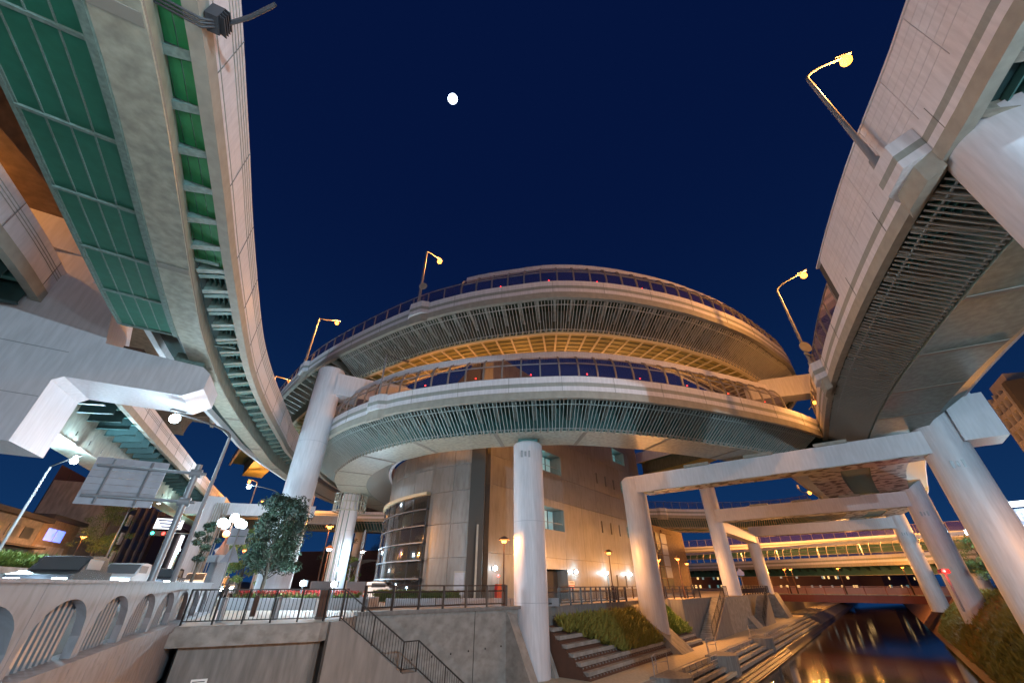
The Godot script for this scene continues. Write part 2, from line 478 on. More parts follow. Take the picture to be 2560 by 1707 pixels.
func hood(root: Node3D, P: Dictionary, s0: float, s1: float, n: int, base: float, lamp := false) -> void:  # a curved clear noise screen with posts, rails and a white rim
	var prof := [Vector2(0.2, base), Vector2(0.22, base + 0.7), Vector2(0.34, base + 1.35), Vector2(0.62, base + 1.85), Vector2(0.98, base + 2.12)]
	for i in n + 1:
		var q := at(P, lerpf(s0, s1, float(i) / n))
		var b := MB.new()
		for k in 4:
			b.bar(q[0] + q[1] * (prof[k].x - 0.05) + Vector3.UP * prof[k].y, q[0] + q[1] * (prof[k + 1].x - 0.05) + Vector3.UP * prof[k + 1].y, 0.11, 0.1)
		part(root, "screen_post", b, M.mullion)
	for i in n:
		var S := span(P, lerpf(s0, s1, float(i) / n) + 0.07, lerpf(s0, s1, float(i + 1) / n) - 0.07, 0.7)
		for k in [[0, 2], [2, 4]]:
			var b := MB.new()
			b.sweep(S, prof.slice(k[0], k[1] + 1), false, true)
			part(root, "glass_pane", b, M.hood_glass)
	var S2 := span(P, s0, s1)
	var b2 := MB.new(); b2.sweep(S2, rect(0.27, 0.34, base + 1.16, base + 1.24)); part(root, "middle_rail", b2, M.steel_pole)
	b2 = MB.new(); b2.sweep(S2, [Vector2(0.9, base + 2.08), Vector2(1.1, base + 2.08), Vector2(1.18, base + 2.66), Vector2(1.02, base + 2.66)]); part(root, "rim", b2, M.parapet_white)
	if lamp:
		for i in range(1, n, 3):
			b2 = MB.new(); b2.ball(on(P, lerpf(s0, s1, (i + 0.5) / n), 0.5, base + 0.42), 0.05, 8); part(root, "delineator_light", b2, M.lamp_red)
	b2 = MB.new(); b2.sweep(S2, rect(0.13, 0.25, base + 0.0, base + 0.06)); part(root, "sill_rail", b2, M.steel_pole)

func low_screen(root: Node3D, P: Dictionary, s0: float, s1: float, n: int, base: float, h: float, m: Material) -> void:
	for i in n + 1:
		var s := lerpf(s0, s1, float(i) / n)
		bar(root, "screen_post", on(P, s, 0.18, base), on(P, s, 0.18, base + h), 0.08, 0.08, M.mullion)
	for i in n:
		var b := MB.new()
		var a := on(P, lerpf(s0, s1, float(i) / n) + 0.05, 0.18, base + 0.05); var c := on(P, lerpf(s0, s1, float(i + 1) / n) - 0.05, 0.18, base + 0.05)
		b.quad(a, c, c + Vector3.UP * (h - 0.08), a + Vector3.UP * (h - 0.08), at(P, lerpf(s0, s1, (i + 0.5) / n))[1] * -1.0)
		part(root, "glass_pane", b, m)
	var b2 := MB.new(); b2.sweep(span(P, s0, s1), rect(0.15, 0.21, base + h - 0.03, base + h + 0.03)); part(root, "top_rail", b2, M.mullion)

func pilaster(root: Node3D, P: Dictionary, s: float, top: float, outd := 0.4) -> void:  # the stepped-out block that carries a lamp post
	for k in [[-0.25, 0.56, "beam_beige"], [0.562, 0.93, "parapet_white"], [0.932, 1.24, "parapet_stripe"], [1.242, top, "parapet_white"]]:
		var q := at(P, s)
		var b := MB.new()
		var o: float = outd * (0.5 if k[0] < 0.0 else 1.0)
		var pts := []
		for w in [[-1.1, 0.02], [-0.6, -o], [0.6, -o], [1.1, 0.02]]:
			var p: Vector3 = q[0] + q[2] * w[0] + q[1] * w[1]
			pts.append(Vector2(p.x, p.z))
		b.prism(pts, q[0].y + k[0], q[0].y + k[1])
		part(root, "lamp_plinth", b, M[k[2]])

func omni(name_: String, at_: Vector3, c: Color, e: float, size := 0.2, parent: Node3D = null) -> void:
	var l := OmniLight3D.new()
	l.name = name_; l.light_color = c; l.light_energy = e; l.light_size = size; l.omni_range = 80.0; l.omni_attenuation = 2.0; l.shadow_enabled = true
	l.position = at_
	(parent if parent else self).add_child(l, true)

const ORANGE := Color(1.0, 0.67, 0.34)
const COOL := Color(0.75, 0.90, 0.98)

# a road lamp: tapered post, bent arm and a lamp head; root at the foot
func road_lamp(label: String, group: String, foot: Vector3, height: float, head: Vector3, kind: String, e: float, r0 := 0.13) -> Node3D:
	var t := thing("road_lamp", label, "street lamp", foot, 0.0, group)
	var up := Vector3(0, height, 0)
	var h := head - foot
	var b := MB.new(); b.tube([Vector3.ZERO, up * 0.5, up], r0, r0 * 0.6, 10); b.tube([Vector3.ZERO, Vector3(0, 0.5, 0)], r0 * 1.5, r0 * 1.4, 10); part(t, "post", b, M.steel_pole, true)
	b = MB.new()
	var pts := []
	for i in 9:
		var f := i / 8.0
		pts.append(up.lerp(up + Vector3(0, (h.y - height) * 1.1, 0), f).lerp((up + Vector3(0, (h.y - height) * 1.1, 0)).lerp(h + Vector3(0, 0.1, 0), f), f))
	b.tube(pts, r0 * 0.6, r0 * 0.42, 8); part(t, "arm", b, M.lamp_arm, true)
	var dir := Vector3(h.x, 0, h.z).normalized()
	var yaw := atan2(dir.x, dir.z)
	b = MB.new(); b.box(Transform3D(Basis(Vector3.UP, yaw), h + Vector3(0, 0.2, 0)), Vector3(0.26, 0.08, 0.62)); part(t, "lamp_head", b, M.lamp_arm, true)
	if e <= 0.0: return t
	b = MB.new(); b.ball(h + Vector3(0, -0.18, 0), 0.23, 12); part(t, "lamp_bulb", b, M["lamp_" + kind], true)
	omni("lamp_light", h + Vector3(0, -0.18, 0), ORANGE if kind == "orange" else COOL, e, 0.15, t)
	return t

func build_decks() -> void:
	# --- lower loop
	var L := make_path([Vector3(28.2, 12.5, -34.2), Vector3(24.5, 12.5, -31.9), Vector3(20, 12.5, -29.8), Vector3(14.2, 12.5, -27.5), Vector3(10.3, 12.5, -26.3), Vector3(6.8, 12.5, -25.6), Vector3(3.5, 12.5, -25.4), Vector3(-2.3, 12.5, -26.1), Vector3(-7.5, 12.5, -27.6), Vector3(-10.6, 12.5, -29.1), Vector3(-14.7, 12.5, -32.2), Vector3(-17.6, 12.5, -35.4), Vector3(-20.6, 12.5, -40), Vector3(-22.9, 12.5, -46), Vector3(-24.2, 12.5, -53), Vector3(-24.2, 12.5, -61), Vector3(-22, 12.5, -70), Vector3(-17, 12.5, -78), Vector3(-9, 12.5, -84), Vector3(2, 12.5, -87)], 1.0)
	var t := thing("loop_ramp", "lower white curved expressway loop around the round building, clear curved screen on its parapet", "elevated road", Vector3(4, 12.5, -57))
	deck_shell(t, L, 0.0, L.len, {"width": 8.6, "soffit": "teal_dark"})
	var sa := near(L, 24.4, -31.9); var sb := near(L, -20.6, -40)
	louvers(t, L, 1.0, near(L, -22.5, -45), 0.29, Vector2(0.36, -0.03), Vector2(2.62, -1.46), M.louver_teal)
	brackets(t, L, 1.0, sb + 8.0, 1.45, 0.35, 2.5, 0.415, 0.06, M.bracket_teal, 0.75)
	hood(t, L, near(L, 23.9, -31.6), near(L, -19.6, -38), 34, 1.745, true)
	joints(t, L, 3.0, sb, 3.9, 0.58, 1.72)
	flange_seams(t, L, 9.0, L.len - 10.0, 7.6, 2.7, 6.0, -1.53)
	pilaster(t, L, near(L, -10.9, -29.3), 1.80)
	var b := MB.new()
	# fringe of short hooks along the foot of the louvers
	var s := 2.0
	while s < sb:
		bar(t, "drip_hook", on(L, s, 2.5, -1.3), on(L, s + 0.1, 2.66, -1.6), 0.12, 0.08, M.bracket_grey)
		s += 0.58
	b.sweep(span(L, 0, L.len), [Vector2(6.05, -1.45), Vector2(8.25, 0.3)], false, true); b.sweep(span(L, 0, L.len), [Vector2(6.02, -1.45), Vector2(8.22, 0.34)], false, false)
	part(t, "inner_cover", b, M.louver_grey)

	# --- upper loop
	var U := make_path([Vector3(30, 20.5, -79), Vector3(36.2, 20.5, -69), Vector3(38, 20.5, -59), Vector3(37, 20.5, -50), Vector3(34.4, 20.5, -42.6), Vector3(30, 20.5, -36.5), Vector3(26.3, 20.5, -33.2), Vector3(21.4, 20.5, -29.6), Vector3(15.8, 20.5, -26.7), Vector3(11.5, 20.5, -25.2), Vector3(7.6, 20.5, -24.3), Vector3(3.5, 20.5, -24.05), Vector3(0.2, 20.5, -24.6), Vector3(-3.5, 20.5, -25.5), Vector3(-7.8, 20.5, -27.2), Vector3(-12.2, 20.5, -29.8), Vector3(-17.6, 20.5, -33.6), Vector3(-22.1, 20.5, -37.3), Vector3(-26.8, 20.5, -42.2), Vector3(-33, 20.5, -49.3), Vector3(-42, 20.5, -60), Vector3(-54, 20.5, -75)], 1.0)
	t = thing("upper_loop_ramp", "highest curved expressway deck with gold panelled underside, above the lower loop", "elevated road", Vector3(4, 20.5, -58))
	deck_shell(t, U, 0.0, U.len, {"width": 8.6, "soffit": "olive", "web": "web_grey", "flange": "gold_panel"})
	var u0 := near(U, 34.4, -42.6); var u1 := near(U, -17.6, -33.6); var u2 := near(U, -40, -58)
	louvers(t, U, u0, u1, 0.275, Vector2(0.36, -0.03), Vector2(2.62, -1.46), M.louver_grey)
	brackets(t, U, u0, u2, 1.45, 0.35, 2.45, 0.415, 0.0, M.bracket_grey, 0.6)
	hood(t, U, near(U, 36.6, -48), near(U, -4.2, -25.8), 37, 1.745, true)
	low_screen(t, U, near(U, -4.4, -25.9), near(U, -46, -65), 34, 1.745, 1.25, M.fence_glass)
	joints(t, U, u0, u2, 4.2, 0.58, 1.72)
	for q in [Vector2(-8.3, -27.4), Vector2(-23.3, -38.3), Vector2(-34.5, -51.2)]: pilaster(t, U, near(U, q.x, q.y), 1.8)
	# panels under the box: cross ribs, long battens and a light outer rim
	b = MB.new(); b.sweep(span(U, u0 - 8, u2), rect(2.62, 2.95, -1.64, -1.535)); part(t, "panel_rim", b, M.gold_rib)
	b = MB.new(); b.sweep(span(U, u0 - 8, u2), rect(5.9, 6.1, -1.66, -1.535)); part(t, "panel_rim", b, M.gold_rib)
	s = u0 - 6.0
	while s < u2:
		bar(t, "panel_rib", on(U, s, 2.96, -1.58), on(U, s, 5.88, -1.58), 0.16, 0.08, M.gold_rib)
		s += 1.45
	for k in 4:
		b = MB.new(); b.sweep(span(U, u0 - 8, u2), rect(3.42 + k * 0.62, 3.45 + k * 0.62, -1.57, -1.533)); part(t, "panel_batten", b, M.olive)
	s = u0
	while s < u1:
		bar(t, "edge_grille", on(U, s, 6.15, -1.6), on(U, s, 6.7, -1.35), 0.1, 0.08, M.bracket_grey)
		bar(t, "drip_hook", on(U, s, 2.5, -1.3), on(U, s + 0.1, 2.62, -1.58), 0.12, 0.08, M.gold_rib)
		s += 0.55
	for i in 6:  # road lamps stand behind the lower loop's screen, out of sight from below
		var sl := near(L, 20.0, -29.8) + i * 7.0
		var p := on(L, sl, 8.15, 1.74)
		var hl := on(L, sl, 7.5, 3.6)
		var rl := thing("parapet_lamp", "short orange lamp post on the inner parapet of the lower loop, behind the clear screen", "street lamp", p, 0.0, "lamps along the lower loop's inner parapet")
		var pb := MB.new(); pb.tube([Vector3.ZERO, Vector3(0, 1.95, 0), hl - p + Vector3(0, 0.08, 0)], 0.06, 0.045, 8); part(rl, "post", pb, M.steel_pole, true)
		pb = MB.new(); pb.ball(hl - p, 0.13, 10); part(rl, "lamp_bulb", pb, M.lamp_orange, true)
		omni("lamp_light", hl - p, ORANGE, 16.0, 0.12, rl)

	# --- right ramp, passing over to the right of the camera
	var R := make_path([Vector3(7.0, 12.5, 12), Vector3(9.2, 12.5, 4), Vector3(10.8, 12.5, 0), Vector3(12.0, 12.5, -3.7), Vector3(13.05, 12.5, -6.2), Vector3(14.2, 12.5, -9.3), Vector3(15.3, 12.5, -11.9), Vector3(16.65, 12.5, -14.8), Vector3(18.2, 12.5, -17.9), Vector3(20.0, 12.5, -21.3), Vector3(22.4, 12.5, -25.4), Vector3(25.2, 12.5, -29.8), Vector3(28.8, 12.5, -35.2)], 1.0)
	t = thing("right_ramp", "expressway ramp with tall ribbed noise wall and barred underside, overhead at right", "elevated road", Vector3(20, 12.5, -20))
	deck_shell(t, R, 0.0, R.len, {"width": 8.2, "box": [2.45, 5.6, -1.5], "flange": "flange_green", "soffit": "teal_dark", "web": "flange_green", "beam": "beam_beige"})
	var r0 := near(R, 12.3, -4.2); var rw := near(R, 17.75, -16.9)
	louvers(t, R, near(R, 13.4, -7.0), R.len - 1.5, 0.27, Vector2(0.36, -0.05), Vector2(2.3, -1.46), M.louver_dim, 0.045)
	brackets(t, R, 4.0, R.len, 1.5, 0.35, 2.2, 0.415, 0.1, M.bracket_grey, 0.8)
	flange_seams(t, R, 6.0, R.len, 5.2, 2.4, 5.65, -1.53)
	for k in [0.9, 1.2, 1.5, 1.8]:  # stringers under the cantilever
		b = MB.new(); b.sweep(span(R, 0, R.len), rect(k, k + 0.05, 0.15, 0.415)); part(t, "stringer", b, M.teal)
	# fluted screen on the far side, each fold a strip of its own
	for k in 9:
		var f0 := Vector2(5.7, -1.42).lerp(Vector2(8.2, 0.1), k / 9.0); var f1 := Vector2(5.7, -1.42).lerp(Vector2(8.2, 0.1), (k + 0.86) / 9.0)
		b = MB.new(); b.sweep(span(R, 0, R.len), [f0, f1, f1 + Vector2(-0.05, 0.09), f0 + Vector2(-0.05, 0.09)]); part(t, "side_strip", b, M.frame_mint)
	# noise wall: rows of long boards between thin seams, 2 m bays
	s = 0.0
	while s + 2.0 <= rw + 0.1:
		for k in 6:
			b = MB.new()
			b.sweep(span(R, s + 0.012, s + 1.988, 1.0), rect(0.06, 0.16, 1.75 + k * 0.42, 2.155 + k * 0.42))
			part(t, "noise_board", b, M.parapet_white)
		s += 2.0
	b = MB.new(); b.sweep(span(R, 0, rw), rect(0.165, 0.22, 1.74, 4.25)); part(t, "noise_wall_back", b, M.joint_dark)
	b = MB.new(); b.sweep(span(R, 0, rw), rect(0.02, 0.26, 4.28, 4.36)); part(t, "noise_wall_cap", b, M.parapet_white)
	low_screen(t, R, rw + 0.1, R.len - 1.0, 11, 1.745, 1.5, M.fence_glass)
	joints(t, R, 2.0, R.len, 4.4, 0.58, 1.72)
	pilaster(t, R, near(R, 13.7, -8.4), 1.8, 0.55)
	pilaster(t, R, near(R, 21.5, -24.0), 1.8, 0.55)

	# --- left ramp
	var A := make_path([Vector3(-3.0, 12.5, 9), Vector3(-5.0, 12.5, 1.5), Vector3(-7.07, 12.5, -3.2), Vector3(-8.75, 12.5, -6.5), Vector3(-9.95, 12.5, -8.8), Vector3(-11.75, 12.5, -12.2), Vector3(-14.95, 12.5, -18.6), Vector3(-17.0, 12.55, -23.0), Vector3(-19.3, 12.7, -28.8), Vector3(-22.3, 13.0, -37.1), Vector3(-24.2, 13.2, -42.6), Vector3(-27.6, 13.8, -56.3), Vector3(-28.9, 14.2, -64), Vector3(-29.7, 14.5, -71.9), Vector3(-29.5, 14.9, -80.2), Vector3(-27.3, 15.3, -92), Vector3(-22, 15.5, -104), Vector3(-10, 15.8, -118), Vector3(10, 16, -128)], -1.0)
	t = thing("left_ramp", "expressway ramp with green panelled underside and plain pink parapet, overhead at left", "elevated road", Vector3(-15, 12.5, -20))
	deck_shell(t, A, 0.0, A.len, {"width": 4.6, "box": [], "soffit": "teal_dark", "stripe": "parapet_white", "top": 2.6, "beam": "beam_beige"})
	# the girder's line draws away from the edge as the ramp widens
	var gp := []
	var gs := 0.0
	while gs < A.len:
		gp.append(on(A, gs, lerpf(1.5, 2.25, clampf((gs - near(A, -7.2, -3.6)) / 14.0, 0.0, 1.0)), 0.0))
		gs += 3.0
	var AG := make_path(gp, -1.0)
	var SG := span(AG, 0.0, AG.len)
	b = MB.new(); b.sweep(SG, rect(-0.98, 0.02, -1.13, -1.072)); part(t, "bottom_flange", b, M.flange_beige)
	b = MB.new(); b.sweep(SG, [Vector2(-0.95, -1.07), Vector2(-0.55, 0.418)], false, false); b.sweep(SG, [Vector2(-0.92, -1.07), Vector2(-0.52, 0.418)], false, true); part(t, "outer_web", b, M.flange_beige)
	b = MB.new(); b.sweep(SG, rect(-0.04, -0.01, -1.07, 0.415)); part(t, "inner_web", b, M.flange_beige)
	b = MB.new(); b.sweep(SG, rect(-0.99, -0.93, -1.068, -1.02)); part(t, "splice_line", b, M.splice_dark)
	for k in [0.8, 1.75, 1.95, 2.15, 2.35]:
		b = MB.new(); b.sweep(span(A, 0, near(A, -24, -42.6)), rect(0.015, 0.04, k, k + 0.025)); part(t, "parapet_line", b, M.parapet_stripe)
	joints(t, A, 3.0, near(A, -24, -42), 4.0, 0.58, 2.55, 0.02)
	var pier_s := near(A, -15.6, -19.9)
	var a_end := near(A, -13.4, -15.4)
	# green panels between the brackets, three to a bay, up to the cross beam
	s = 1.0
	while s < near(A, -11.3, -11.4):
		for k in 4:
			b = MB.new(); b.sweep(span(A, s + 0.06, s + 1.44, 0.7), rect(0.37 + k * 0.3, 0.64 + k * 0.3, 0.17, 0.2)); part(t, "outer_green_panel", b, M.green_bright)
		b = MB.new(); b.sweep(span(A, s + 0.06, s + 1.44, 0.7), rect(0.35, 1.6, 0.2, 0.23)); part(t, "panel_backing", b, M.frame_mint)
		s += 1.5
	brackets(t, A, 1.0, near(A, -29.5, -66), 1.5, 0.35, 1.25, 0.415, 0.1, M.frame_mint, 0.28)
	brackets(t, A, near(A, -12.2, -13), near(A, -24.2, -42), 1.5, 0.35, 1.25, 0.415, 0.16, M.teal, 0.3)
	s = near(A, -11.6, -12.0)
	while s < near(A, -22.6, -38):
		bar(t, "drain_pipe", on(A, s, 0.5, 0.05), on(A, s, 1.5, 0.0), 0.1, 0.1, M.frame_mint)
		s += 7.5
	var smid := near(A, -12.0, -12.8)
	for k in 4:
		b = MB.new(); b.sweep(span(A, smid, near(A, -24, -42)), rect(0.45 + k * 0.2, 0.48 + k * 0.2, 0.2, 0.41)); part(t, "stringer", b, M.teal)
	# lower green panel field left of the girder: four panels to a row, framed
	a_end = near(AG, -15.9, -15.6)
	var rows := 10
	var row_len := (a_end - 0.3) / rows
	for r in rows:
		s = 0.3 + r * row_len
		for k in 4:
			b = MB.new(); b.sweep(span(AG, s + 0.05, s + row_len - 0.05, 0.7), rect(0.27 + k * 0.48, 0.71 + k * 0.48, -1.06, -1.02)); part(t, "green_panel", b, M.green_panel)
		bar(t, "panel_frame", on(AG, s, 0.2, -1.08), on(AG, s, 2.2, -1.08), 0.09, 0.1, M.frame_mint)
	bar(t, "panel_frame", on(AG, a_end, 0.2, -1.08), on(AG, a_end, 2.2, -1.08), 0.09, 0.1, M.frame_mint)
	var SP := span(AG, 0.3, a_end)
	b = MB.new(); b.sweep(SP, rect(0.2, 2.2, -1.015, -0.9)); part(t, "panel_backing", b, M.frame_mint)
	for k in 5:
		b = MB.new(); b.sweep(SP, rect(0.225 + k * 0.48, 0.26 + k * 0.48, -1.09, -1.02)); part(t, "panel_batten", b, M.frame_mint)
	b = MB.new(); b.sweep(SP, rect(0.03, 0.21, -1.2, -0.8)); part(t, "trim_channel", b, M.frame_mint)
	b = MB.new(); b.sweep(SP, rect(2.2, 2.3, -1.12, -0.8)); part(t, "trim_channel", b, M.frame_mint)
	flange_seams(t, AG, 4.0, AG.len - 10, 9.0, -0.95, 0.0, -1.13)
	low_screen(t, A, near(A, -24.6, -44), near(A, -24.5, -99), 30, 2.605, 1.2, M.fence_glass)
	louvers(t, A, near(A, -25.5, -48), near(A, -26.5, -95), 0.24, Vector2(0.36, -0.03), Vector2(1.5, -1.1), M.louver_grey)
	# louvre wall-box and conduits fixed to the parapet near the top of the view
	var cbx := thing("cable_box", "dark louvred metal box with conduits fixed to the left ramp's parapet", "junction box", on(A, near(A, -7.3, -3.6), -0.15, 0.5))
	var q := at(A, near(A, -7.3, -3.6))
	b = MB.new(); b.box(Transform3D(Basis(q[1], Vector3.UP, q[1].cross(Vector3.UP)), q[0] - q[1] * 0.16 + Vector3.UP * 0.42), Vector3(0.26, 0.5, 0.42)); part(cbx, "housing", b, M.dark_metal)
	for k in 4:
		var cc: Vector3 = q[0] - q[1] * 0.36 + Vector3.UP * (0.24 + k * 0.12)
		b = MB.new(); b.bar(cc - q[2] * 0.22, cc + q[2] * 0.22, 0.16, 0.02, (Vector3.UP * 0.8 - q[1] * 0.5).normalized()); part(cbx, "louvre_blade", b, M.dark_metal)
	for k in 3:
		b = MB.new(); b.tube([q[0] + q[1] * 2.2 + Vector3.UP * (-0.05) - q[2] * (0.2 + k * 0.09), q[0] + q[1] * 0.5 + Vector3.UP * (-0.12) - q[2] * (0.05 + k * 0.09), q[0] - q[1] * 0.05 + Vector3.UP * (-0.1) - q[2] * (-0.02 + k * 0.09), q[0] - q[1] * 0.2 + Vector3.UP * 0.2 - q[2] * (-0.05 + k * 0.06)], 0.03, 0.03, 8); part(cbx, "conduit", b, M.dark_metal)
	for k in 2:
		b = MB.new(); b.tube([q[0] - q[1] * 0.3 + Vector3.UP * (0.55 + k * 0.08) + q[2] * 0.1, q[0] - q[1] * 0.8 + Vector3.UP * (0.7 + k * 0.08) - q[2] * 0.25, q[0] - q[1] * 1.3 + Vector3.UP * (0.9 + k * 0.08) - q[2] * 0.7], 0.045, 0.045, 8); part(cbx, "conduit", b, M.dark_metal)

	# --- far left deck
	var D := make_path([Vector3(-13.0, 12.5, 3), Vector3(-19.9, 12.5, -10.6), Vector3(-23.3, 12.5, -16.4), Vector3(-28.7, 12.5, -26.4), Vector3(-37.5, 12.5, -44), Vector3(-48, 12.5, -66), Vector3(-62, 12.5, -98)], -1.0)
	t = thing("far_left_ramp", "straight expressway deck lit orange with dark crossbeams, behind the white crossbeam pier at left", "elevated road", Vector3(-28, 12.5, -26))
	deck_shell(t, D, 0.0, D.len, {"width": 5.9, "box": [2.5, 4.3, -2.4], "soffit": "teal_dark", "web": "flange_beige", "stripe": "parapet_white", "top": 2.0, "beam": "beam_beige", "flange": "flange_beige"})
	brackets(t, D, 2.0, D.len - 4, 1.9, 0.35, 2.3, 0.415, -0.55, M.teal_dark, 0.2)
	brackets(t, D, 2.95, D.len - 4, 1.9, 0.35, 2.3, 0.415, 0.1, M.teal, 0.1)
	joints(t, D, 3.0, D.len, 4.0, 0.05, 1.96, 0.015)
	for k in [1.3, 1.45, 1.6]:
		b = MB.new(); b.sweep(span(D, 0, D.len), rect(0.015, 0.04, k, k + 0.025)); part(t, "parapet_line", b, M.parapet_stripe)
	s = 10.0
	while s < 75.0:
		for k in 3:
			bar(t, "bolt_plate", on(D, s + [0.0, 0.9, 0.3][k], 2.52, [-0.5, -0.5, -1.9][k]), on(D, s + [0.0, 0.9, 0.3][k], 2.52, [-0.25, -0.25, -1.6][k]), 0.22, 0.05, M.joint_dark)
		s += 2.6
	# --- deck crossing high behind the pier at far left, seen through the gap
	var hi := make_path([Vector3(-23, 19, 16), Vector3(-17.5, 19, 2), Vector3(-19.5, 19, -12), Vector3(-26, 19, -28), Vector3(-40, 19, -50)], -1.0)
	t = thing("high_left_ramp", "brown orange lit expressway underside seen through the gap left of the green panels", "elevated road", Vector3(-27, 19, -14))
	deck_shell(t, hi, 0, hi.len, {"width": 12.0, "soffit": "house_beige", "web": "house_beige", "flange": "house_beige", "beam": "beam_beige"})
	brackets(t, hi, 2.0, hi.len - 3, 2.2, 0.35, 2.45, 0.415, 0.0, M.house_beige, 0.6)

	# --- merged deck beyond the junction: along the canal, then turning left behind the frames
	var G := make_path([Vector3(24.6, 12.5, -35.6), Vector3(29.6, 12.5, -43.6), Vector3(36.6, 12.5, -51.8), Vector3(44.4, 12.5, -60.2), Vector3(51.5, 12.5, -68.0), Vector3(54.9, 12.5, -74.2), Vector3(54.4, 12.5, -79.6), Vector3(50.6, 12.5, -83.0), Vector3(45, 12.5, -84.6), Vector3(36, 12.5, -84.8), Vector3(27, 12.5, -84), Vector3(16, 12.5, -86)], 1.0)
	t = thing("junction_deck", "merged deck with peeling bottom plates and a green strip, turning left behind the portal frames", "elevated road", Vector3(40, 12.5, -55))
	var S := span(G, 0.5, G.len)
	deck_shell(t, G, 0.5, G.len, {"width": 12.4, "box": [2.3, 4.9, -1.5], "flange": "flange_peel", "web": "teal"})
	b = MB.new(); b.sweep(S, rect(5.0, 7.4, -1.44, 0.41)); part(t, "green_strip", b, M.teal)
	b = MB.new(); b.sweep(S, rect(7.41, 10.2, -1.53, 0.41)); part(t, "bottom_flange", b, M.flange_peel)
	b = MB.new(); b.sweep(S, [Vector2(10.22, -1.45), Vector2(12.3, -0.05), Vector2(12.3, 0.1), Vector2(10.22, 0.1)]); part(t, "side_screen", b, M.teal)
	low_screen(t, G, 52.0, G.len - 1.0, 24, 1.745, 1.3, M.fence_glass)
	pilaster(t, G, near(G, 30, -84.3), 1.8)
	louvers(t, G, 8.0, G.len - 4.0, 0.36, Vector2(0.36, -0.03), Vector2(2.2, -1.46), M.louver_grey, 0.08)

	# --- decks far behind
	var F := make_path([Vector3(-62, 13.2, -92), Vector3(-44, 12.2, -84), Vector3(-30, 11.6, -82), Vector3(-12, 11.4, -82), Vector3(6, 11.4, -86)], -1.0)
	t = thing("back_ramp", "pale deck crossing in the distance below the loop, left of the round building", "elevated road", Vector3(-30, 11.6, -82))
	deck_shell(t, F, 0, F.len, {"width": 8.0})
	louvers(t, F, 2.0, F.len - 1, 0.6, Vector2(0.36, -0.03), Vector2(2.6, -1.46), M.louver_grey, 0.12)
	pilaster(t, F, F.len * 0.45, 1.8)
	var K := make_path([Vector3(26, 4.4, -142), Vector3(46, 4.4, -128), Vector3(58, 4.3, -108), Vector3(66, 4.2, -86), Vector3(73, 4.2, -69), Vector3(84, 4.2, -50), Vector3(96, 4.2, -34)], -1.0)
	t = thing("low_far_ramp", "low expressway deck with an orange lit curved glass screen beyond the red bridge", "elevated road", Vector3(62, 4.3, -98))
	deck_shell(t, K, 0, K.len, {"width": 8.4, "box": [2.75, 5.9, -1.4]})
	brackets(t, K, 2.0, K.len - 2, 1.8, 0.35, 2.5, 0.415, 0.05, M.teal_dark, 0.7)
	hood(t, K, 22.0, K.len - 4.0, 52, 1.745)
	var K2 := make_path([Vector3(20, 9.6, -158), Vector3(48, 9.6, -146), Vector3(72, 9.4, -122), Vector3(86, 9.2, -100), Vector3(104, 9, -78)], -1.0)
	t = thing("second_far_ramp", "farther expressway deck with a low screen, above the orange lit screen", "elevated road", Vector3(72, 9.4, -122))
	deck_shell(t, K2, 0, K2.len, {"width": 8.4})
	low_screen(t, K2, 10, K2.len - 4, 40, 1.745, 1.8, M.fence_glass)
	# long lamp strip above the low far deck
	for i in 9:
		var sl := 40.0 + i * 9.5
		var p := on(K, sl, 8.25, 1.74); var h := on(K, sl, 6.9, 4.6)
		var rl := thing("deck_lamp", "orange lamp on a short arm behind the far low deck's curved screen", "street lamp", p, 0.0, "lamps along the far low deck")
		var pb := MB.new(); pb.tube([Vector3.ZERO, Vector3(0, 2.9, 0), h - p + Vector3(0, 0.1, 0)], 0.08, 0.06, 8); part(rl, "post", pb, M.steel_pole, true)
		pb = MB.new(); pb.box(Transform3D(Basis(Vector3.UP, atan2(at(K, sl)[2].x, at(K, sl)[2].z)), h - p), Vector3(0.14, 0.12, 0.48)); part(rl, "lamp_bulb", pb, M.lamp_orange, true)
		omni("lamp_light", h - p, ORANGE, 260.0, 0.2, rl)

# ---------------------------------------------------------------- piers
func column(called: String, label: String, x: float, z: float, y0: float, y1: float, r: float, group := "") -> Node3D:
	var t := thing(called, label, "bridge pier", Vector3(x, y0, z), 0.0, group)
	var b := MB.new(); b.lathe(Vector3.ZERO, [Vector2(0, 0), Vector2(r, 0), Vector2(r, y1 - y0 - 0.12), Vector2(r - 0.12, y1 - y0), Vector2(0, y1 - y0)], 40); part(t, "shaft", b, M.white_steel, true)
	for k in [0.3, 0.62]:
		b = MB.new(); b.lathe(Vector3(0, (y1 - y0) * k, 0), [Vector2(r - 0.02, -0.012), Vector2(r + 0.005, -0.016), Vector2(r + 0.005, 0.016), Vector2(r - 0.02, 0.012)], 40); part(t, "weld_seam", b, M.sign_back, true)
	return t

const CO := Vector3(1.0, 0, -30.5)      # the canal wall's line: origin, along and across towards the water
const CA := Vector3(0.63, 0, -0.7766)
const CB := Vector3(0.7766, 0, 0.63)
func cn(a: float, b: float, y: float) -> Vector3:
	return CO + CA * a + CB * b + Vector3.UP * y
func cn2(a: float, b: float) -> Vector2:
	var p := cn(a, b, 0)
	return Vector2(p.x, p.z)

